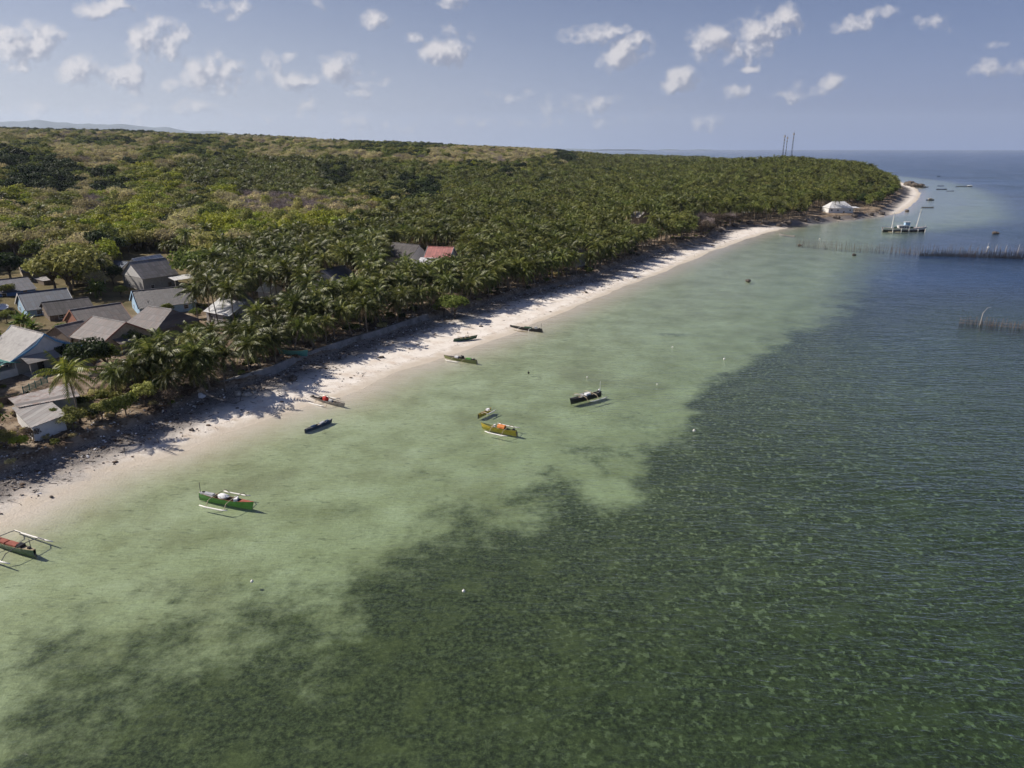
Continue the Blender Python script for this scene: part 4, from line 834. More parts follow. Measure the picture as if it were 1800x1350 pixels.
o, hl, hw_, bz_ = house('village_house', 'red metal roof with white lower roof and wall among palms', (752, 433), (803, 435), (790, 446), 7.6, 6.0, 'wwhite', 'red', board='bwhite', hw=3.0, length=8.5)
lean_roof(o, [(-hl - 1, -hw_ - 3.5, 4.4), (hl - 4, -hw_ - 3.5, 4.4), (hl - 4, -hw_ + .2, 5.8), (-hl - 1, -hw_ + .2, 5.8)], 'white', name='lower_roof')
house('village_house', 'small white roofed hut in the palms right of the banana clearing', (462, 496), (485, 499), (470, 503), 4.6, 3.6, 'wwhite', 'white', hw=2.0, wins=False)
house('beach_hut', 'small grey hut under palms at the top of the far beach', (1014, 436), (1026, 437), (1020, 444), 5.0, 3.6, 'wgrey', 'lgrey', hw=2.2, wins=False)
house('beach_hut', 'small tan roofed hut deep in the far palm grove', (1117, 371), (1134, 373), (1128, 380), 6.4, 5.0, 'wtan', 'lgrey', hw=3.0, wins=False)
o, hl, hw_, bz_ = house('bungalow', 'white bungalow with pale hipped roof on the rocky cape', (1452, 354), (1492, 354), (1480, 364), 5.6, 2.9, 'wwhite', 'white', hip=4.0, hw=4.2, length=15.5)
lean_roof(o, [(hl - .5, -4, 2.8), (hl + 4.5, -4, 2.8), (hl + 4.5, 3, 3.2), (hl - .5, 3, 3.2)], 'white', [(hl + 4.2, -3.7, 2.75), (hl + 4.2, 2.7, 2.9)], name='side_roof')
# white and teal kiosk at the left edge
g_ = on_ground(2, 662); o = empty('kiosk', g_, R(-28), 'small white kiosk with teal roof edge at the left edge', 'kiosk', 'village houses and sheds')
mb = MB(); mb.box((0, 0, .6), (4.4, 3.4, 1.6)); mb.build('wall', M['wwhite'], o)
for sx in (-1, 1):
    for sy in (-1, 1): mb = MB(); mb.box((sx * 2.08, sy * 1.58, 1.85), (.16, .16, .9)); mb.build('post', M['bwhite'], o)
mb = MB(); slab(mb, (-2.7, -2.3, 2.3), (2.7, -2.3, 2.3), (2.7, 0, 2.9), (-2.7, 0, 2.9)); slab(mb, (2.7, 2.3, 2.3), (-2.7, 2.3, 2.3), (-2.7, 0, 2.9), (2.7, 0, 2.9)); mb.build('roof', M['teal'], o)
# long flat shed on the bank
def quad_shed(name, label, pxs, zs, th, roof, wall, ground=2.5):
    P = [W(x, y, z) for (x, y), z in zip(pxs, zs)]; c = sum(P, Vector()) / 4; c.z = ground; o = empty(name, c, 0, label, 'shed', 'village houses and sheds')
    L = [p - c for p in P]; mb = MB(); slab(mb, *L, th=.1); mb.build('roof', RF[roof], o); mb = MB(); ins = [Vector((p.x * .88, p.y * .88, 0)) for p in L]
    B_ = [Vector((p.x, p.y, -.5)) for p in ins]; T = [Vector((p.x, p.y, l.z - .14)) for p, l in zip(ins, L)]
    mb.add(B_ + T, [(3, 2, 1, 0), (0, 1, 5, 4), (1, 2, 6, 5), (2, 3, 7, 6), (3, 0, 4, 7), (4, 5, 6, 7)]); mb.build('wall', M[wall], o); return o
quad_shed('beach_shed', 'long flat pale corrugated shed roof, nearer half, on the bank by the beach', [(20, 716), (54, 752), (118, 728), (88, 704)], [5.0, 4.8, 5.0, 5.1], .1, 'lgrey', 'wwhite')
quad_shed('beach_shed', 'long flat pale corrugated shed roof, further half with rusty end', [(14, 700), (32, 716), (140, 696), (126, 672)], [5.4, 5.2, 5.2, 5.4], .1, 'prust', 'wgrey')
quad_shed('small_shelter', 'little pale flat roof on posts beside the navy roof', [(58, 489), (76, 494), (95, 491), (80, 486)], [5.0, 5.0, 5.2, 5.2], .1, 'lgrey', 'wwood')
for i, (x, y, lb) in enumerate([(1312, 381, 'low white shelter at the palm edge left of the white bungalow, left of two'), (1372, 376, 'low grey shelter at the palm edge left of the white bungalow, right of two')]):
    g_ = on_ground(x, y); o = empty('open_shelter', g_, .3 * i, lb, 'shelter', 'village houses and sheds'); mb = MB(); slab(mb, (-3, -2, 2.5), (3, -2, 2.5), (3, 2, 2.9), (-3, 2, 2.9)); mb.build('roof', RF['white' if i == 0 else 'lgrey'], o)
    for sx in (-1, 1):
        for sy in (-1, 1): mb = MB(); mb.box((sx * 2.7, sy * 1.7, 1.15), (.2, .2, 2.9)); mb.build('post', M['wwood'], o)
# far white buildings on the plain
for i, (x, y) in enumerate([(405, 240), (570, 243), (597, 244)]):
    dr = ray(x, y).normalized(); D = 700
    while D < 6000 and H + dr.z * D > gz(dr.x * D, dr.y * D) + 9: D += 25
    z = gz(dr.x * D, dr.y * D); o = empty('far_building', (dr.x * D, dr.y * D, z), .4 * i, ['tiny white building under the skyline, leftmost of three', 'tiny white building under the skyline, middle of three', 'tiny white building under the skyline, rightmost of three'][i], 'building', 'far white buildings')
    mb = MB(); mb.box((0, 0, 6), (9, 7, 13)); mb.build('wall', M['wwhite'], o); mb = MB(); mb.box((0, 0, 13.4), (10, 8, 1.6), taper=.3); mb.build('roof', M['metalw'], o)
# satellite dish, antenna, fences
g_ = on_ground(8, 556); o = empty('satellite_dish', g_, 0, 'round white satellite dish beside the blue-grey roof', 'satellite dish'); mb = MB(); mb.tube([(0, 0, -.2), (0, 0, 1.9)], .05); mb.build('mast', M['metalw'], o)
mb = MB(); N_ = 16; ring = lambda r_, z_: [(r_ * math.cos(2 * math.pi * k / N_), r_ * math.sin(2 * math.pi * k / N_) * .95, z_) for k in range(N_)]
V = ring(.1, 0) + ring(.7, .12) + ring(1.25, .4); mb.add(V, [(a * N_ + k, a * N_ + (k + 1) % N_, (a + 1) * N_ + (k + 1) % N_, (a + 1) * N_ + k) for a in (0, 1) for k in range(N_)] + [tuple(range(N_))[::-1]]); d_ = mb.build('dish', M['metalw'], o, True); d_.location = (0, 0, 1.9); d_.rotation_euler = (R(22), R(12), 0)
mb = MB(); mb.tube([(0, -.9, 2.2), (0.1, .1, 3.0)], .03); mb.build('feed_arm', M['conc'], o)
g_ = on_ground(268, 578); o = empty('roof_antenna', g_, 0, 'thin television antenna pole in front of the brown hipped roof', 'antenna'); mb = MB(); mb.tube([(0, 0, -.3), (0, 0, 6.3)], .04); mb.build('pole', M['conc'], o)
mb = MB(); mb.tube([(-.9, 0, 6.1), (.9, 0, 6.3)], .03)
for k in range(6): mb.tube([(-.8 + .3 * k, -.35, 6.1 + .03 * k), (-.8 + .3 * k, .35, 6.1 + .03 * k)], .02)
mb.build('aerial', M['conc'], o)
def fence(label, a, b, m, h=1.1, n=14):
    A1, B1 = on_ground(*a), on_ground(*b); d = B1 - A1; o = empty('yard_fence', A1, 0, label, 'fence')
    for k in range(5):
        p = d * k / 4; mb = MB(); mb.box((p.x, p.y, p.z + h / 2), (.1, .1, h + .3)); mb.build('post', M[m], o)
    mb = MB()
    for z in (.3, h - .1): mb.tube([(0, 0, z), d + Vector((0, 0, z))], .035, 4)
    for k in range(n * 2): p = d * (k + .5) / (n * 2); mb.box((p.x, p.y, p.z + h / 2), (.05, .05, h))
    mb.build('railing', M[m], o)
fence('green picket fence in the yard between the grey blue-boarded house and the flat shed', (42, 692), (84, 673), 'teal'); fence('dark wire fence at the left edge beside the flat shed', (-8, 716), (22, 708), 'wwood')
# concrete pad / yard path between house and shed
# sea wall
WL = [(350, 696), (400, 685), (441, 672), (480, 660), (521, 642), (560, 628), (615, 609), (665, 594), (710, 578), (752, 564)]
pts = [W(x, y, 1.0) for x, y in WL]; mb = MB(); prev = None; top_ = MB()
for i, p in enumerate(pts):
    d = (pts[min(i + 1, len(pts) - 1)] - pts[max(i - 1, 0)]).normalized(); n = Vector((d.y, -d.x, 0)); hh = 2.75 if i > 0 else 2.2
    cur = [p + n * .75 + Vector((0, 0, -.6)), p + n * .1 + Vector((0, 0, hh - 1.0)), p - n * .35 + Vector((0, 0, hh - 1.0)), p - n * .5 + Vector((0, 0, -.6))]
    if prev:
        k = len(mb.v); mb.v += [tuple(v) for v in prev + cur]; mb.f += [(k, k + 4, k + 5, k + 1), (k + 1, k + 5, k + 6, k + 2), (k + 2, k + 6, k + 7, k + 3)]; mb.m += [0] * 3
    prev = cur
M['wallc'] = pmat('sea_wall_concrete', (.24, .235, .23), .95, .35, .8, .03)
tag(mb.build('sea_wall', M['wallc']), 'long sloping grey concrete sea wall between palms and beach', 'sea wall')
# ------------------------------------------------------------------ boats
M['hull_green'] = pmat('hull_green', (.10, .30, .06), .45, .25, 2); M['hull_dark'] = pmat('hull_dark', (.035, .035, .04), .5, .3, 2); M['hull_white'] = pmat('hull_white', (.62, .63, .63), .5, .15, 2); M['hull_navy'] = pmat('hull_navy', (.03, .055, .13), .5, .3, 2); M['hull_yellow'] = pmat('hull_yellow', (.55, .42, .06), .5, .25, 2)
M['hull_olive'] = pmat('hull_olive', (.22, .24, .10), .55, .3, 2); M['hull_grey'] = pmat('hull_grey', (.30, .28, .27), .6, .3, 2); M['inside'] = pmat('boat_inside', (.10, .085, .07), .8, .3, 3); M['deck_grey'] = pmat('deck_grey', (.45, .46, .48), .7, .2, 3); M['deck_wood'] = pmat('deck_wood', (.33, .27, .18), .8, .25, 3)
M['redbrown'] = pmat('paint_redbrown', (.30, .09, .06), .6, .25, 2); M['red'] = pmat('tarp_red', (.55, .05, .035), .5, .2, 3, .05); M['orange'] = pmat('tarp_orange', (.62, .20, .04), .55, .15, 3, .03); M['floatw'] = pmat('float_white', (.82, .80, .75), .5, .08, 2); M['beam'] = pmat('beam_bamboo', (.45, .38, .26), .7, .2, 3); M['beamd'] = pmat('beam_dark', (.10, .10, .11), .7, .2, 3)
M['engine'] = pmat('engine_black', (.02, .018, .018), .4, .2); M['cloth_w'] = pmat('cloth_white', (.78, .78, .78), .8, .1, 3, .03); M['pinkdeck'] = pmat('deck_pink', (.52, .42, .42), .7, .2, 2); M['grn_ink'] = pmat('hull_dkgreen', (.07, .13, .08), .5, .3, 2)
def hull_mesh(L, Wd, Hh, sheer=.35, stern=.35, rake=.12, n=14, draft=.22, thick=.05):
    """lofted canoe hull: outer skin, gunwale and inner skin; bow towards +x"""
    mb = MB(); rows = []
    for i in range(n + 1):
        t = i / n; x = -L / 2 + L * t; wf = (math.sin(math.pi * min(.999, max(.001, .5 * (t ** .8 if t > .5 else t)))))
        w_ = Wd / 2 * max(.04, (1 - abs(2 * t - 1) ** 2.6) if t > .5 else (stern + (1 - stern) * (1 - (1 - 2 * t) ** 2.4))); zt = Hh - draft + sheer * max(0, 2 * t - 1) ** 2.2 + sheer * .55 * max(0, 1 - 2 * t) ** 2.2; zb = -draft + (sheer * .5) * max(0, 2 * t - 1.5) ** 1.5 * 2
        xo = rake * L * max(0, 2 * t - 1) ** 3 * .3
        wi = max(.02, w_ - thick); rows.append([(x - xo * .6, 0, zb), (x, -w_ * .62, zb + (zt - zb) * .35), (x + xo, -w_, zt), (x + xo, -wi, zt), (x, -wi * .55, zb + (zt - zb) * .30 + .05), (x, 0, zb + .12), (x, wi * .55, zb + (zt - zb) * .30 + .05), (x + xo, wi, zt), (x + xo, w_, zt), (x, w_ * .62, zb + (zt - zb) * .35)])
    m = 10; V = [p for r_ in rows for p in r_]; Fc = []; Mi = []
    for i in range(n):
        for k in range(m):
            Fc.append((i * m + k, (i + 1) * m + k, (i + 1) * m + (k + 1) % m, i * m + (k + 1) % m)); Mi.append(1 if k in (2, 7) else (2 if k in (3, 4, 5, 6) else 0))
    Fc += [tuple(range(m)), tuple(range(n * m, (n + 1) * m))[::-1]]; Mi += [0, 0]; mb.v = V; mb.f = [f[::-1] for f in Fc]; mb.m = Mi; return mb, rows
def deck_patch(mb, rows, a, b, z=.02, shrink=.86, mi=0):
    for i in range(a, b):
        r0, r1 = rows[i], rows[i + 1]; f = lambda p: (p[0], p[1] * shrink, p[2] + z)
        mb.add([f(r0[2]), f(r1[2]), f(r1[8]), f(r0[8])], [(0, 1, 2, 3)], mi); mb.add([(p[0], p[1], p[2] - .05) for p in (f(r0[2]), f(r1[2]), f(r1[8]), f(r0[8]))], [(3, 2, 1, 0)], mi)
def boat(name, label, stern, bow, Wd, Hh, hull, rim, inside='inside', fl=None, span=1.7, fcol='floatw', beams=(.34, .68), bcol='beam', items=(), foredeck=None, afterdeck=None, mast=None, z=0.0, group='outrigger canoes along the shore', cat='boat', flx=(-.25, .35), engine=True, sheer=.35, zoff=None, roll=0):
    a = W(*stern); b = W(*bow)
    if zoff is not None: za = zoff; a = W(*stern, za + .2); b = W(*bow, za + .2); z = za
    d = b - a; L = d.length; c = (a + b) / 2; o = empty(name, (c.x, c.y, z), math.atan2(d.y, d.x), label, cat, group); o.rotation_euler[0] = roll
    sheer *= .6; Hh *= .9; mb, rows = hull_mesh(L, Wd, Hh + (0 if zoff is not None else .28), sheer, draft=.22 if zoff is not None else .5); mb.build('hull', [M[hull], M[rim], M[inside]], o)
    X = lambda t: -L / 2 + L * t; zt = Hh - .22
    if foredeck: mb = MB(); deck_patch(mb, rows, *foredeck[:2]); mb.build('foredeck', M[foredeck[2]], o)
    if afterdeck: mb = MB(); deck_patch(mb, rows, *afterdeck[:2]); mb.build('afterdeck', M[afterdeck[2]], o)
    for t in (.3, .5, .7):
        mb = MB(); mb.box((X(t), 0, zt - .06), (.22, Wd * .8, .05)); mb.build('thwart', M['deck_wood'], o)
    if fl:
        for sy in (-1, 1):
            if sy not in fl: continue
            lf = L * (flx[1] - flx[0] + .0); xm = L * (flx[0] + flx[1]) / 2
            mb = MB(); mb.tube([(xm - lf / 2, sy * span, .16), (xm - lf * .3, sy * span, .05), (xm + lf * .3, sy * span, .05), (xm + lf / 2, sy * span, .18)], [.06, .10, .10, .06], 7); mb.build('outrigger_float', M[fcol], o, True)
        for t in beams:
            s0 = -span if -1 in fl else -Wd * .5; s1 = span if 1 in fl else Wd * .5
            P = [Vector((X(t), s0 + (s1 - s0) * k / 8, zt + .10 + .22 * math.cos(math.pi * (k / 8 - .5)) if (-1 in fl and 1 in fl) else zt + .1)) for k in range(9)]
            if -1 in fl: P[0].z = .08
            if 1 in fl: P[8].z = .08
            mb = MB(); mb.tube(P, .045, 5); mb.build('outrigger_beam', M[bcol], o)
    for it in items:
        kind, t, sz, m_ = it[:4]; lab_ = it[4] if len(it) > 4 else kind; mb = MB()
        if kind == 'tarp_heap': mb.blob((X(t), 0, zt + sz[2] * .3), (sz[0] / 2, sz[1] / 2, sz[2] / 2), seed=int(t * 99), jit=.18, nu=10, nv=6)
        elif kind == 'cabin':
            mb.box((X(t), 0, zt + sz[2] / 2), sz, taper=.92); q_ = mb.build('cabin', M[m_], o); mb = MB(); mb.box((X(t), 0, zt + sz[2] + .04), (sz[0] * 1.08, sz[1] * 1.1, .07)); mb.build('cabin_roof', M['cloth_w'], q_); continue
        elif kind == 'canopy':
            nn = 6; mb2 = MB()
            for k in range(nn):
                a0, a1 = math.pi * k / nn, math.pi * (k + 1) / nn; p = lambda an, xx: (xx, math.cos(an) * sz[1] / 2, zt + .1 + math.sin(an) * sz[2]); x0, x1 = X(t) - sz[0] / 2, X(t) + sz[0] / 2; mb.quad(p(a0, x0), p(a0, x1), p(a1, x1), p(a1, x0)); 
            mb.add([(X(t) - sz[0] / 2, math.cos(math.pi * k / nn) * sz[1] / 2, zt + .1 + math.sin(math.pi * k / nn) * sz[2]) for k in range(nn + 1)], [tuple(range(nn + 1))])
        else: mb.box((X(t), 0, zt + sz[2] / 2), sz, rz=it[5] if len(it) > 5 else 0, taper=.9)
        mb.build(lab_ if lab_ != 'box' else 'crate', M[m_], o)
    if engine:
        mb = MB(); mb.box((X(.08), .0, zt + .15), (.35, .3, .3), taper=.8); e_ = mb.build('engine', M['engine'], o); mb = MB(); mb.tube([(X(.08), .12, zt + .1), (X(0) - .5, .15, -.25)], .03, 4); mb.build('propeller_shaft', M['beamd'], e_)
    if mast: mb = MB(); mb.tube([(X(mast[0]), 0, 0), (X(mast[0]), 0, mast[1])], .035, 5); mb.build('mast', M[mast[2]], o)
    mb = MB(); mb.box((X(.0) - .05, 0, -.1), (.25, .05, .7)); mb.build('rudder', M['beamd'], o)
    return o
boat('outrigger_boat', 'dark boat with red-brown deck boards and white outrigger float cut by the left edge', (62, 975), (-38, 944), .95, .75, 'grn_ink', 'hull_olive', fl=(-1, 1), span=2.3, bcol='beamd', foredeck=(10, 14, 'hull_olive'), afterdeck=(0, 3, 'deck_wood'), items=[('box', .36, (1.7, .7, .16), 'redbrown', 'deck_board'), ('box', .56, (1.8, .7, .14), 'redbrown', 'deck_board'), ('box', .22, (.7, .6, .35), 'engine', 'engine_box')], mast=(.05, 1.7, 'beamd'), flx=(-.45, .22), beams=(.2, .62))
boat('outrigger_boat', 'green hulled boat with grey deck, white cover and two white outrigger floats, nearest whole boat', (352, 873), (444, 891), .95, .80, 'hull_green', 'redbrown', fl=(-1, 1), span=2.0, afterdeck=(0, 4, 'deck_grey'), foredeck=(11, 14, 'redbrown'), items=[('box', .16, (1.9, .5, .22), 'deck_grey', 'storage_box'), ('tarp_heap', .46, (1.5, .95, .6), 'cloth_w', 'white_cover'), ('box', .70, (.45, .9, .30), 'cloth_w', 'folded_cover', .5)], mast=(.02, 1.9, 'beamd'), flx=(-.28, .25))
boat('outrigger_boat', 'grey boat beached at the waterline with a red tarp heap', (546, 698), (605, 712), .8, .62, 'hull_grey', 'hull_grey', fl=(-1, 1), span=1.7, items=[('tarp_heap', .46, (1.1, .8, .9), 'red', 'red_tarp'), ('tarp_heap', .3, (.9, .6, .5), 'engine', 'net_heap'), ('box', .62, (.7, .5, .25), 'deck_grey', 'crate')], flx=(-.35, .15), zoff=.12, roll=R(4))
boat('narrow_canoe', 'long narrow navy canoe with white gunwale line and no outriggers', (537, 757), (583, 739), .62, .5, 'hull_navy', 'deck_grey', items=[('box', .3, (.8, .4, .12), 'hull_navy', 'folded_tarp'), ('box', .62, (1.0, .42, .14), 'deck_grey', 'folded_tarp', .25), ('box', .82, (.6, .35, .12), 'hull_navy', 'folded_tarp')], engine=False, sheer=.08)
boat('small_canoe', 'smallest yellow canoe with white seat just above the orange-covered boat', (841, 731), (863, 720), .7, .42, 'hull_yellow', 'hull_olive', inside='hull_yellow', fl=(-1,), span=.9, items=[('box', .75, (.6, .5, .25), 'cloth_w', 'seat_box')], engine=False, flx=(-.2, .5))
boat('outrigger_boat', 'yellow boat with orange cover and two white floats off the middle of the beach', (908, 762), (847, 749), .85, .66, 'hull_yellow', 'hull_olive', inside='hull_olive', fl=(-1, 1), span=1.9, items=[('canopy', .42, (1.2, .85, .45), 'orange', 'orange_cover'), ('tarp_heap', .36, (.5, .5, .4), 'engine', 'engine_cover'), ('box', .62, (.35, .3, .35), 'cloth_w', 'crate')], flx=(-.42, .22), beams=(.25, .6))
boat('outrigger_boat', 'black hulled boat with white stern ball and mast, furthest out of the near boats', (1056, 693), (1003, 707), .95, .85, 'hull_dark', 'deck_grey', fl=(-1, 1), span=2.0, items=[('box', .45, (1.1, .6, .3), 'cloth_w', 'engine_box'), ('box', .62, (.6, .5, .25), 'deck_grey', 'crate'), ('tarp_heap', .06, (.4, .4, .6), 'cloth_w', 'stern_ball')], mast=(.03, 2.4, 'floatw'), flx=(-.45, .12))
boat('outrigger_boat', 'pale green boat with black engine heap touching the sand', (838, 637), (782, 629), .9, .7, 'hull_olive', 'hull_grey', fl=(1,), span=1.7, items=[('tarp_heap', .46, (1.1, .8, .8), 'engine', 'net_heap'), ('box', .62, (.8, .6, .3), 'cloth_w', 'crate'), ('box', .25, (1.2, .5, .25), 'hull_green', 'crate')], flx=(-.1, .35))
boat('outrigger_boat', 'green canoe pulled up on the shaded sand', (798, 598), (838, 592), .9, .7, 'grn_ink', 'hull_olive', fl=(1,), span=1.9, flx=(-.2, .3), zoff=.55, engine=False)
boat('outrigger_boat', 'dark green boat with black bow lying along the far waterline', (953, 583), (898, 577), .85, .8, 'hull_dark', 'grn_ink', fl=(1,), span=1.9, fcol='deck_wood', bcol='floatw', items=[('box', .45, (1.9, .5, .3), 'grn_ink', 'net_box'), ('box', .2, (.6, .5, .5), 'deck_grey', 'crate')], mast=(.03, 2.0, 'beamd'), flx=(-.15, .3), sheer=.55)
boat('outrigger_boat', 'pale canoe moored below the rocky ledge', (1397, 416), (1370, 413), 1.0, .8, 'hull_grey', 'floatw', engine=False, mast=(.95, 1.8, 'beamd'), sheer=.4)
boat('outrigger_boat', 'long low canoe moored off the sand spit, nearest of those', (1620, 365), (1641, 365), 1.1, .75, 'hull_grey', 'deck_grey', engine=False)
boat('outrigger_boat', 'dark boat with small cabin off the sand spit', (1628, 352), (1642, 352), 1.3, .8, 'hull_dark', 'hull_navy', items=[('cabin', .5, (3, 1.3, 1.1), 'hull_grey')], engine=False)
boat('outrigger_boat', 'black long boat further off beyond the sand spit', (1646, 333), (1664, 333), 1.4, .85, 'hull_dark', 'hull_dark', engine=False)
boat('outrigger_boat', 'thin grey boat just right of the black long boat', (1664, 336), (1677, 336), 1.0, .6, 'hull_grey', 'deck_grey', engine=False)
boat('outrigger_boat', 'grey boat at the top end of the sand spit', (1621, 330), (1632, 329), 1.4, .85, 'hull_grey', 'hull_dark', engine=False, items=[('cabin', .4, (4, 1.4, 1.0), 'hull_dark')])
boat('outrigger_boat', 'longest far boat with a bright white bow on the horizon side', (1680, 328), (1708, 328), 1.5, .8, 'hull_grey', 'hull_grey', engine=False, items=[('tarp_heap', .9, (7, 2.4, 1.3), 'cloth_w', 'white_cover')])
boat('outrigger_boat', 'small far boat beyond the cape trees', (1648, 327), (1659, 327), 1.2, .7, 'hull_navy', 'hull_grey', engine=False)
boat('outrigger_boat', 'dark small boat far out near the horizon, alone', (1647, 310), (1653, 310), 1.4, 1.0, 'hull_dark', 'hull_dark', engine=False)
# two-masted ship
a = W(1554, 407); b = W(1622, 407); d = b - a; L = d.length; c = (a + b) / 2; o = empty('two_masted_ship', (c.x, c.y, 0), math.atan2(d.y, d.x), 'two-masted white wooden ship moored off the cape', 'ship')
mb, rows = hull_mesh(L + 1.5, 3.4, 1.05, .6, .4, draft=.5, thick=.12); mb.build('hull', [M['hull_dark'], M['bwhite'], M['pinkdeck']], o)
b2, r2 = hull_mesh(L + 2.1, 3.7, 1.3, .8, .45, draft=.1, thick=.12); q2 = b2.build('bulwark', [M['bwhite'], M['bwhite'], M['pinkdeck']], o); q2.location.z = .5
mb = MB(); deck_patch(mb, rows, 0, 14, .1, .9); mb.build('deck', M['pinkdeck'], o)
mb = MB(); mb.box((-.5, 0, 2.1), (5.2, 2.2, 1.4)); cb_ = mb.build('cabin', M['wwhite'], o); mb = MB(); mb.box((-.5, 0, 3.1), (5.8, 2.6, .12)); mb.build('cabin_roof', M['bwhite'], cb_)
for k in range(4): mb = MB(); mb.box((-2.3 + 1.2 * k, -1.12, 2.2), (.7, .06, .6)); mb.build('window', M['pane'], cb_)
mb = MB(); mb.box((1.2, 0, 3.9), (2.4, 1.6, 1.5)); wb_ = mb.build('wheelhouse', M['wlblue'], o); mb = MB(); mb.box((1.2, 0, 4.75), (3.0, 2.0, .12)); mb.build('wheelhouse_roof', M['bwhite'], wb_)
for x, hh, tl in ((-6.2, 9.6, .02), (6.0, 11, .10)):
    mb = MB(); mb.tube([(x, 0, .5), (x + tl * hh, 0, hh)], [.24, .13], 6); mb.build('mast', M['floatw'], o)
mb = MB()
for p, q_ in (((-6.2, 0, 9.2), (-L / 2, 0, 2)), ((-6.2, 0, 9.2), (0, 0, 3)), ((7.1, 0, 10.6), (L / 2, 0, 2.4)), ((7.1, 0, 10.6), (1.5, 0, 4)), ((-L / 2 - .8, 0, 2.6), (-6.2, 0, 3.2))): mb.tube([p, q_], .035, 3)
mb.build('rigging', M['hull_grey'], o)
for x in (-6.5, -2.2, 1.6, 6.2, 9.8): mb = MB(); mb.box((x, -2.1, .6), (.28, .28, 2.0)); mb.build('outrigger_strut', M['floatw'], o)
mb = MB(); mb.tube([(-L / 2 + 1, -2.1, -.05), (L / 2 - 1, -2.1, -.05)], .16, 6); mb.build('outrigger_float', M['beam'], o, True)
mb = MB(); mb.box((L / 2 + 1.0, 0, 1.5), (.12, .12, 3.4)); mb.build('bow_post', M['floatw'], o)
for x in (-4.2, 4.0): mb = MB(); mb.blob((x, 0, 1.9), (.9, .9, .6), seed=3); mb.build('dinghy_cover', M['grn_ink'], o)
# green boat stored under the palms, rafts, buoys, rocks
g_ = on_ground(515, 626); o = empty('stored_boat', g_, R(-18), 'green wooden boat hull stored under the palms behind the sea wall', 'boat'); mb, rows = hull_mesh(6.5, 1.3, 1.1, .3); h_ = mb.build('hull', [M['teal'], M['hull_olive'], M['inside']], o); h_.location.z = .4; mb = MB(); mb.box((1.5, 0, .1), (.3, 1.2, .4)); mb.box((-1.5, 0, .1), (.3, 1.2, .4)); mb.build('cradle', M['wwood'], o)
def rock(name, label, px, py, r_, seed, m='rockm', cat='rock', group=None, zo=.0, z=None):
    g_ = on_ground(px, py) if z is None else W(px, py, z); mb = MB(); rr = random.Random(seed)
    for k in range(3): mb.blob((rr.uniform(-.5, .5) * r_, rr.uniform(-.4, .4) * r_, r_ * .25 + zo), (r_ * rr.uniform(.6, .9), r_ * rr.uniform(.5, .8), r_ * rr.uniform(.4, .6)), seed=seed + k, jit=.22)
    o = mb.build(name, M[m]); o.location = g_; return tag(o, label, cat, group)
M['rockm'] = pmat('reef_rock', (.12, .10, .085), .95, .4, 2, .08); M['rockpale'] = pmat('pale_rock', (.40, .36, .31), .95, .3, 2, .06)
for i, (x, y, r_, m_, lb) in enumerate([(419, 694, .75, 'rockpale', 'squarish pale boulder at the foot of the sea wall, leftmost of three'), (434, 695, .85, 'rockpale', 'squarish pale boulder at the foot of the sea wall, middle of three'), (447, 691, .6, 'rockpale', 'squarish pale boulder at the foot of the sea wall, rightmost of three'),
    (337, 757, .4, 'rockm', 'small dark clump alone on the sand right of the palm shadow'), (670, 629, .55, 'rockm', 'dark stone on the shaded sand above the red-tarp boat'), (1032, 515, .6, 'rockm', 'brown stone on the sand below the grey beach hut'), (1116, 488, .6, 'rockm', 'dark stone near the waterline on the far beach'), (517, 668, 1.0, 'rockm', 'dark brush heap on the rubble in front of the sea wall'), (91, 874, .25, 'rockm', 'tiny dark stone at the lower left waterline'), (846, 574, .4, 'rockm', 'dark lump on the sand above the far green canoe'), (1253, 432, .6, 'rockm', 'dark drift lump on the narrow far beach')]):
    rock('boulder' if 'boulder' in lb else 'beach_stone', lb, x, y, r_, 40 + i, m_, 'boulder' if 'boulder' in lb else 'stone')
for i, (x, y, r_, lb) in enumerate([(1315, 495, .9, 'dark floating raft of brush in open water off the far beach'), (1502, 449, .9, 'small dark float in front of the long stake fence'), (1406, 432, .9, 'brown float at the left end of the stake fence'), (1750, 411, 1.6, 'round dark float right of the two-masted ship'), (1594, 372, 1.6, 'dark rock at the foot of the sand spit'), (1600, 327, 7, 'dark reef rock off the tip of the cape, left of two'), (1612, 329, 6, 'dark reef rock off the tip of the cape, right of two')]):
    rock('reef_rock' if 'rock' in lb else 'float_raft', lb, x, y, r_, 80 + i, 'rockm', 'rock' if 'rock' in lb else 'raft', z=0)
for i, (x, y) in enumerate([(1290, 399), (1318, 398), (1345, 397), (1372, 396), (1384, 398), (1412, 391), (1435, 389), (1470, 386), (1500, 383), (1530, 380), (1550, 379), (1262, 408)]):
    o = rock('ledge_rock', f'dark rock of the ledge below the white bungalow, {ORD[i] if i else "leftmost"}' + (' from the left' if i else ''), x, y - 2, 2.0, 120 + i, 'rockm', 'rock', 'rocks of the dark ledge')
def buoy(x, y, r_, m_, lb):
    p = W(x, y, 0); r_ *= .78; mb = MB(); mb.blob((0, 0, r_ * .4), (r_, r_, r_), jit=.02, nu=10, nv=6); mb.tube([(0, 0, r_), (0, 0, r_ * 2.0)], .03, 4); o = mb.build('mooring_buoy', M[m_]); o.location = p; tag(o, lb, 'buoy', 'mooring buoys')
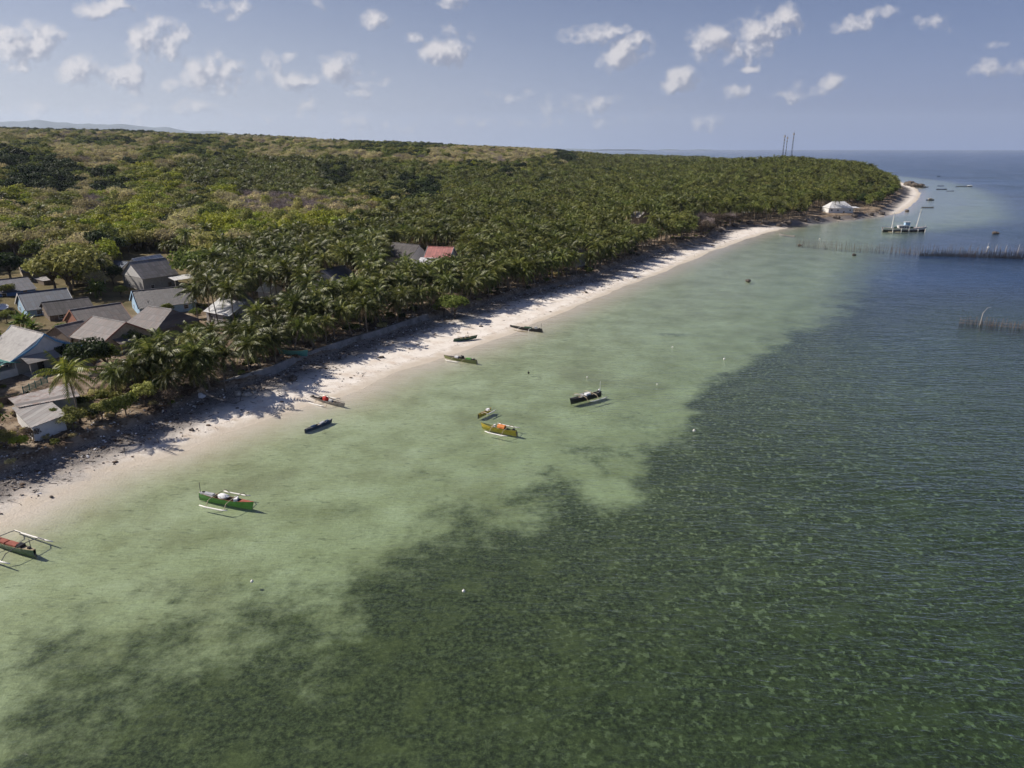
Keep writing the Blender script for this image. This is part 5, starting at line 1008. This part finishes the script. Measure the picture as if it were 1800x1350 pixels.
for x, y, r_, m_, lb in [(1032, 664, .22, 'floatw', 'small white buoy above the black hulled boat'), (929, 656, .28, 'engine', 'dark buoy with white top between the two beaches boats'), (1182, 611, .25, 'floatw', 'white buoy on the green shelf, uppermost of the open-water ones'), (1273, 632, .28, 'floatw', 'white buoy near the edge of the dark seagrass'), (1155, 676, .18, 'floatw', 'tiny white buoy right of the black hulled boat'), (1220, 758, .26, 'floatw', 'white buoy over the dark seagrass below the others'),
    (443, 1023, .2, 'floatw', 'white buoy in the pale shallows at lower left'), (815, 1040, .2, 'floatw', 'small pale buoy over the seagrass at lower middle'), (1441, 421, .5, 'floatw', 'white buoy behind the thin part of the stake fence'), (1737, 436, .6, 'floatw', 'white buoy behind the thick part of the stake fence')]: buoy(x, y, r_, m_, lb)
# fish-trap fences of stakes
M['stake'] = pmat('stake_wood', (.20, .16, .13), .9, .3, 3); M['stakep'] = pmat('stake_pale', (.55, .50, .45), .8, .2, 3); M['net'] = pmat('brush_net', (.24, .20, .17), .95, .3, 3); M['netr'] = pmat('brush_net_red', (.36, .21, .14), .95, .3, 3)
def trap(label, P, nst, hs, dens, seed, tall=()):
    rr = random.Random(seed); pts = [W(x, y) for x, y in P]; seg = [(b - a).length for a, b in zip(pts[:-1], pts[1:])]; tot = sum(seg)
    def at(s):
        for a, b, l in zip(pts[:-1], pts[1:], seg):
            if s <= l: return a.lerp(b, s / l)
            s -= l
        return pts[-1]
    c = pts[0]; o = empty('stake_fence', c, 0, label, 'fish trap', 'fish trap fences')
    sm_ = MB(); sm_.tube([(0, 0, -1.2), (.02, .01, .5), (.0, .03, 1)], [.05, .04, .025], 4); sme = sm_.mesh('stake', M['stake'])
    for k in range(nst):
        p = at(tot * (k + rr.random()) / nst) - c; s_ = link('stake', sme, o); s_.location = p; s_.scale = (1.6, 1.6, hs * rr.uniform(.6, 1.2)); s_.rotation_euler = (rr.uniform(-.12, .12), rr.uniform(-.12, .12), 0)
    mb = MB()
    for k in range(int(tot * dens)):
        s = tot * rr.random(); p = at(s) - c; f = s / tot; hgt = hs * rr.uniform(.35, 1.0) * (.55 + .45 * f); w_ = .05; dx = rr.uniform(-.25, .25); y_ = p.y + rr.uniform(-.35, .35)
        mb.add([(p.x - w_, y_, -1), (p.x + w_, y_, -1), (p.x + dx, y_ + rr.uniform(-.2, .2), hgt)], [(0, 1, 2)], 1 if .35 < f < .5 and rr.random() < .5 else 0)
    for z_ in (.15, .5): mb.tube([at(tot * k / 40) - c + Vector((0, 0, z_ * hs)) for k in range(41)], .05, 3)
    q_ = mb.build('brush_screen', [M['net'], M['netr']], o); q_['kind'] = 'stuff'
    for t, hh in tall: mb = MB(); p = at(tot * t) - c; mb.tube([(p.x, p.y, -1), (p.x + .2, p.y, hh * .7), (p.x + (1.0 if seed == 3 else .35), p.y, hh), (p.x + (1.8 if seed == 3 else .45), p.y, hh * 1.03)], [.09, .07, .05, .03], 5); mb.build('tall_pole', M['stakep'], o)
trap('thin outer wing of the stake fence running from shallow water to the thick brush part', [(1400, 431), (1480, 439), (1560, 443), (1616, 449)], 70, 3.4, 3.0, 1)
trap('thick brush part of the stake fence reaching the right edge', [(1616, 450), (1680, 451), (1730, 453), (1830, 456)], 98, 4.4, 42, 2, [(.55, 5.6), (.7, 5.0), (.8, 5.4), (.62, 5.0)])
trap('short separate stake fence with one tall bent pole right of the others', [(1686, 569), (1740, 573), (1790, 578), (1830, 583)], 40, 1.9, 12, 3, [(.26, 4.2)])
# radio towers behind the palms
for i, (x, yt, D) in enumerate([(1380, 237, 1150), (1384.5, 240, 1250), (1396, 233, 1180)]):
    p = ray(x, yt).normalized() * D; z0 = gz(p.x, p.y); o = empty('radio_tower', (p.x, p.y, z0), .5, ['slim radio tower on the skyline, leftmost of three', 'thinnest radio tower on the skyline, middle of three', 'tallest radio tower on the skyline, rightmost of three'][i], 'radio tower', 'radio towers')
    hh = H + p.z - z0; mb = MB(); wb = [2.2, 1.3, 2.4][i]; n = 12
    C_ = [(1, 1), (-1, 1), (-1, -1), (1, -1)]; q_ = lambda k, j: (C_[j % 4][0] * wb * (1 - .75 * k / n) / 2, C_[j % 4][1] * wb * (1 - .75 * k / n) / 2, hh * k / n)
    for j in range(4): mb.tube([q_(k, j) for k in range(n + 1)], .13, 4)
    for k in range(n):
        for j in range(4): mb.tube([q_(k, j), q_(k + 1, j + 1)], .08, 3)
    mb.build('lattice', M['hull_dark'], o); mb = MB(); mb.box((0, 0, hh * .96), (1.8, 1.8, 2.4), taper=.9); mb.box((0, 0, hh * .86), (1.4, 1.4, 1.5)); mb.build('antenna_panels', M['hull_grey'], o); mb = MB(); mb.tube([(0, 0, hh * .97), (0, 0, hh + 3)], .1, 4); mb.build('spike', M['redbrown'], o)
# person sitting at the foot of the bank
M['skin'] = pmat('skin', (.22, .12, .08), .6, .1); M['shirt'] = pmat('shirt_white', (.80, .80, .80), .8, .08); M['trousers'] = pmat('trousers_dark', (.06, .06, .09), .8, .1); M['hair'] = pmat('hair_black', (.012, .01, .01), .6, .1)
def skin_obj(name, J_, E_, rad_, mat, parent, sub=2):
    me = bpy.data.meshes.new(name); me.from_pydata(J_, E_, []); me.materials.append(M[mat]); o = link(name, me, parent); md = o.modifiers.new('skin', 'SKIN'); me.skin_vertices.new() if not me.skin_vertices else None
    for v, r_ in zip(me.skin_vertices[0].data, rad_): v.radius = (r_, r_)
    me.skin_vertices[0].data[0].use_root = True; s_ = o.modifiers.new('sub', 'SUBSURF'); s_.levels = s_.render_levels = sub; return o
g_ = on_ground(287, 727); pr_ = empty('person', g_, R(-60), 'person in a white shirt sitting at the foot of the shaded bank', 'person')
Jn = [(0, 0, .14), (0, -.02, .35), (0, .0, .55), (0, .02, .64), (0, .05, .74), (0, .05, .84), (.10, .05, .14), (.14, .42, .42), (.15, .50, .03), (.15, .60, .03), (-.10, .05, .14), (-.14, .44, .40), (-.15, .54, .03), (-.15, .64, .03), (.19, .0, .54), (.25, .16, .33), (.12, .36, .44), (-.19, .0, .54), (-.25, .16, .33), (-.12, .36, .42)]
En = [(0, 1), (1, 2), (2, 3), (3, 4), (4, 5), (0, 6), (6, 7), (7, 8), (8, 9), (0, 10), (10, 11), (11, 12), (12, 13), (2, 14), (14, 15), (15, 16), (2, 17), (17, 18), (18, 19)]
skin_obj('body', Jn, En, [.12, .11, .12, .05, .085, .075, .085, .06, .04, .035, .085, .06, .04, .035, .055, .042, .035, .055, .042, .035], 'skin', pr_)
skin_obj('shirt', [(0, 0, .16), (0, -.02, .36), (0, 0, .56), (.2, .01, .54), (.25, .12, .38), (-.2, .01, .54), (-.25, .12, .38)], [(0, 1), (1, 2), (2, 3), (3, 4), (2, 5), (5, 6)], [.15, .145, .14, .08, .065, .08, .065], 'shirt', pr_)
skin_obj('trousers', [(0, 0, .12), (.11, .06, .14), (.145, .42, .42), (.155, .5, .12), (-.11, .06, .14), (-.145, .44, .40), (-.155, .53, .12)], [(0, 1), (1, 2), (2, 3), (0, 4), (4, 5), (5, 6)], [.14, .1, .075, .06, .1, .075, .06], 'trousers', pr_)
mb = MB(); mb.blob((0, .035, .83), (.10, .11, .085), jit=.02, nu=10, nv=6); mb.build('hair', M['hair'], pr_, True)
g_ = on_ground(353, 698); mb = MB(); mb.blob((0, 0, .35), (.5, .4, .45), seed=5, nu=10, nv=6); mb.blob((.4, .2, .2), (.35, .3, .25), seed=6); o = mb.build('white_sack', M['cloth_w']); o.location = g_; tag(o, 'pale sack heap leaning at the near end of the sea wall', 'sack')
# coral rubble, driftwood and litter on the upper beach
mb = MB(); rr = random.Random(11); n_ = 0; col = []
Xr = rng.uniform(-95, 140, 330000); Yr = rng.uniform(60, 400, 330000); ln_ = np.abs(Yr - np.interp(Xr, [v_[0] for v_ in VG[3:28]], [v_[1] for v_ in VG[3:28]])) < 34; Xr = Xr[ln_]; Yr = Yr[ln_]; zr_, s_r, v_r = height(Xr, Yr, True); dd_ = np.hypot(Xr, Yr)
prob = 1.6 * np.where(v_r < .5, np.exp(v_r / 2.8), np.exp(-v_r / 9) * .5) * np.where(dd_ > 230, .45, 1)
okr = (s_r > .8) & (v_r < 30) & (rng.random(len(Xr)) < np.maximum(prob, .012))
for x, y, z, v in zip(Xr[okr], Yr[okr], zr_[okr], v_r[okr]):
    u = rr.random(); a = rr.uniform(0, 6.28); 
    if u < .70:
        s_ = rr.uniform(.06, .24); mb.box((x, y, z + s_ * .2), (s_ * rr.uniform(1, 2), s_, s_ * .7), a, mi=0 if rr.random() < .55 else (1 if rr.random() < .7 else 3), taper=.6)
    elif u < .93:
        l = rr.uniform(.4, 1.6); mb.tube([(x, y, z + .03), (x + l * math.cos(a), y + l * math.sin(a), z + .1 + rr.uniform(0, .15))], [.05, .02], 4, mi=2 if rr.random() < .5 else 1)
    else: s_ = rr.uniform(.15, .4); mb.blob((x, y, z + .05), (s_, s_ * .7, s_ * .35), mi=2, seed=n_, nu=5, nv=3)
    n_ += 1
M['litter_d'] = pmat('litter_brown', (.12, .085, .06), .9, .3, 2)
o = mb.build('beach_debris', [M['rockpale'], M['rockm'], M['litter_d'], M['cloth_w']]); o['kind'] = 'stuff'; o['label'] = 'coral rubble, driftwood and litter along the upper beach'; print('debris', n_)
# low scrub and dry grass on the bank and under the palms
pts_ = []
Xr = rng.uniform(-130, 260, 60000); Yr = rng.uniform(60, 480, 60000); zr_, s_r, v_r = height(Xr, Yr, True)
nzz = fbm(Xr, Yr, 8, 3)
for x, y, z, v, nn in zip(Xr, Yr, zr_, v_r, nzz):
    if not .3 < v < (34 if x > -60 else 75): continue
    px, py, k = J(x, y, z)
    if not -60 < px < 1300: continue
    yard = inpoly(px, py, [(-60, 440), (345, 440), (345, 600), (240, 650), (150, 690), (20, 700), (-60, 720)])
    if yard:
        if rr.random() < .05: pts_.append([x, y, z, 'x', rr.uniform(.2, .45), rr.uniform(0, 6.28), 0, rr.choice((0, 1, 2, 3, 4))])
        continue
    pr1 = .55 if (px < 345 and nn > -.1) else (.10 if v < 8 else .05)
    if nn > .25: pr1 *= 2
    if rr.random() < pr1 * (.6 if px > 700 else 1): pts_.append([x, y, z, 'x', rr.uniform(.35, .85) if px < 345 else rr.uniform(.4, 1.0), rr.uniform(0, 6.28), 0, rr.choice((0, 1, 2, 3, 4, 5) if px > 345 else (0, 1, 2, 2, 3, 3))])
BP = [[(tm, (0, 0, 0)), (cm_, (0, 0, 0))] for tm, cm_ in (bush_mesh(1, M['leaf_green']), bush_mesh(2, M['leaf_olive']), bush_mesh(3, M['leaf_brown'], 1.2, .5), bush_mesh(4, M['leaf_dry'], 1.3, .5), bush_mesh(5, M['leaf_dark']), bush_mesh(6, M['palmleaf'], 1.4, 1.0, 300, .3))]
print('undergrowth', len(pts_)); mass('undergrowth', pts_, BP, 'low scrub and weeds on the bank and under the palms')
# ------------------------------------------------------------------ haze
hm = bpy.data.materials.new('haze_air'); hm.use_nodes = True; t = NT(hm.node_tree); t.n.clear()
pv = t.new('ShaderNodeVolumePrincipled'); pv.inputs['Color'].default_value = (.72, .84, 1.0, 1); pv.inputs['Density'].default_value = 4.2e-5; pv.inputs['Anisotropy'].default_value = .2
t.l.new(pv.outputs[0], t.new('ShaderNodeOutputMaterial').inputs['Volume'])
mb = MB(); mb.box((0, 10000, 500), (50000, 30000, 1080)); hz_o = mb.build('haze', hm); hz_o['kind'] = 'stuff'
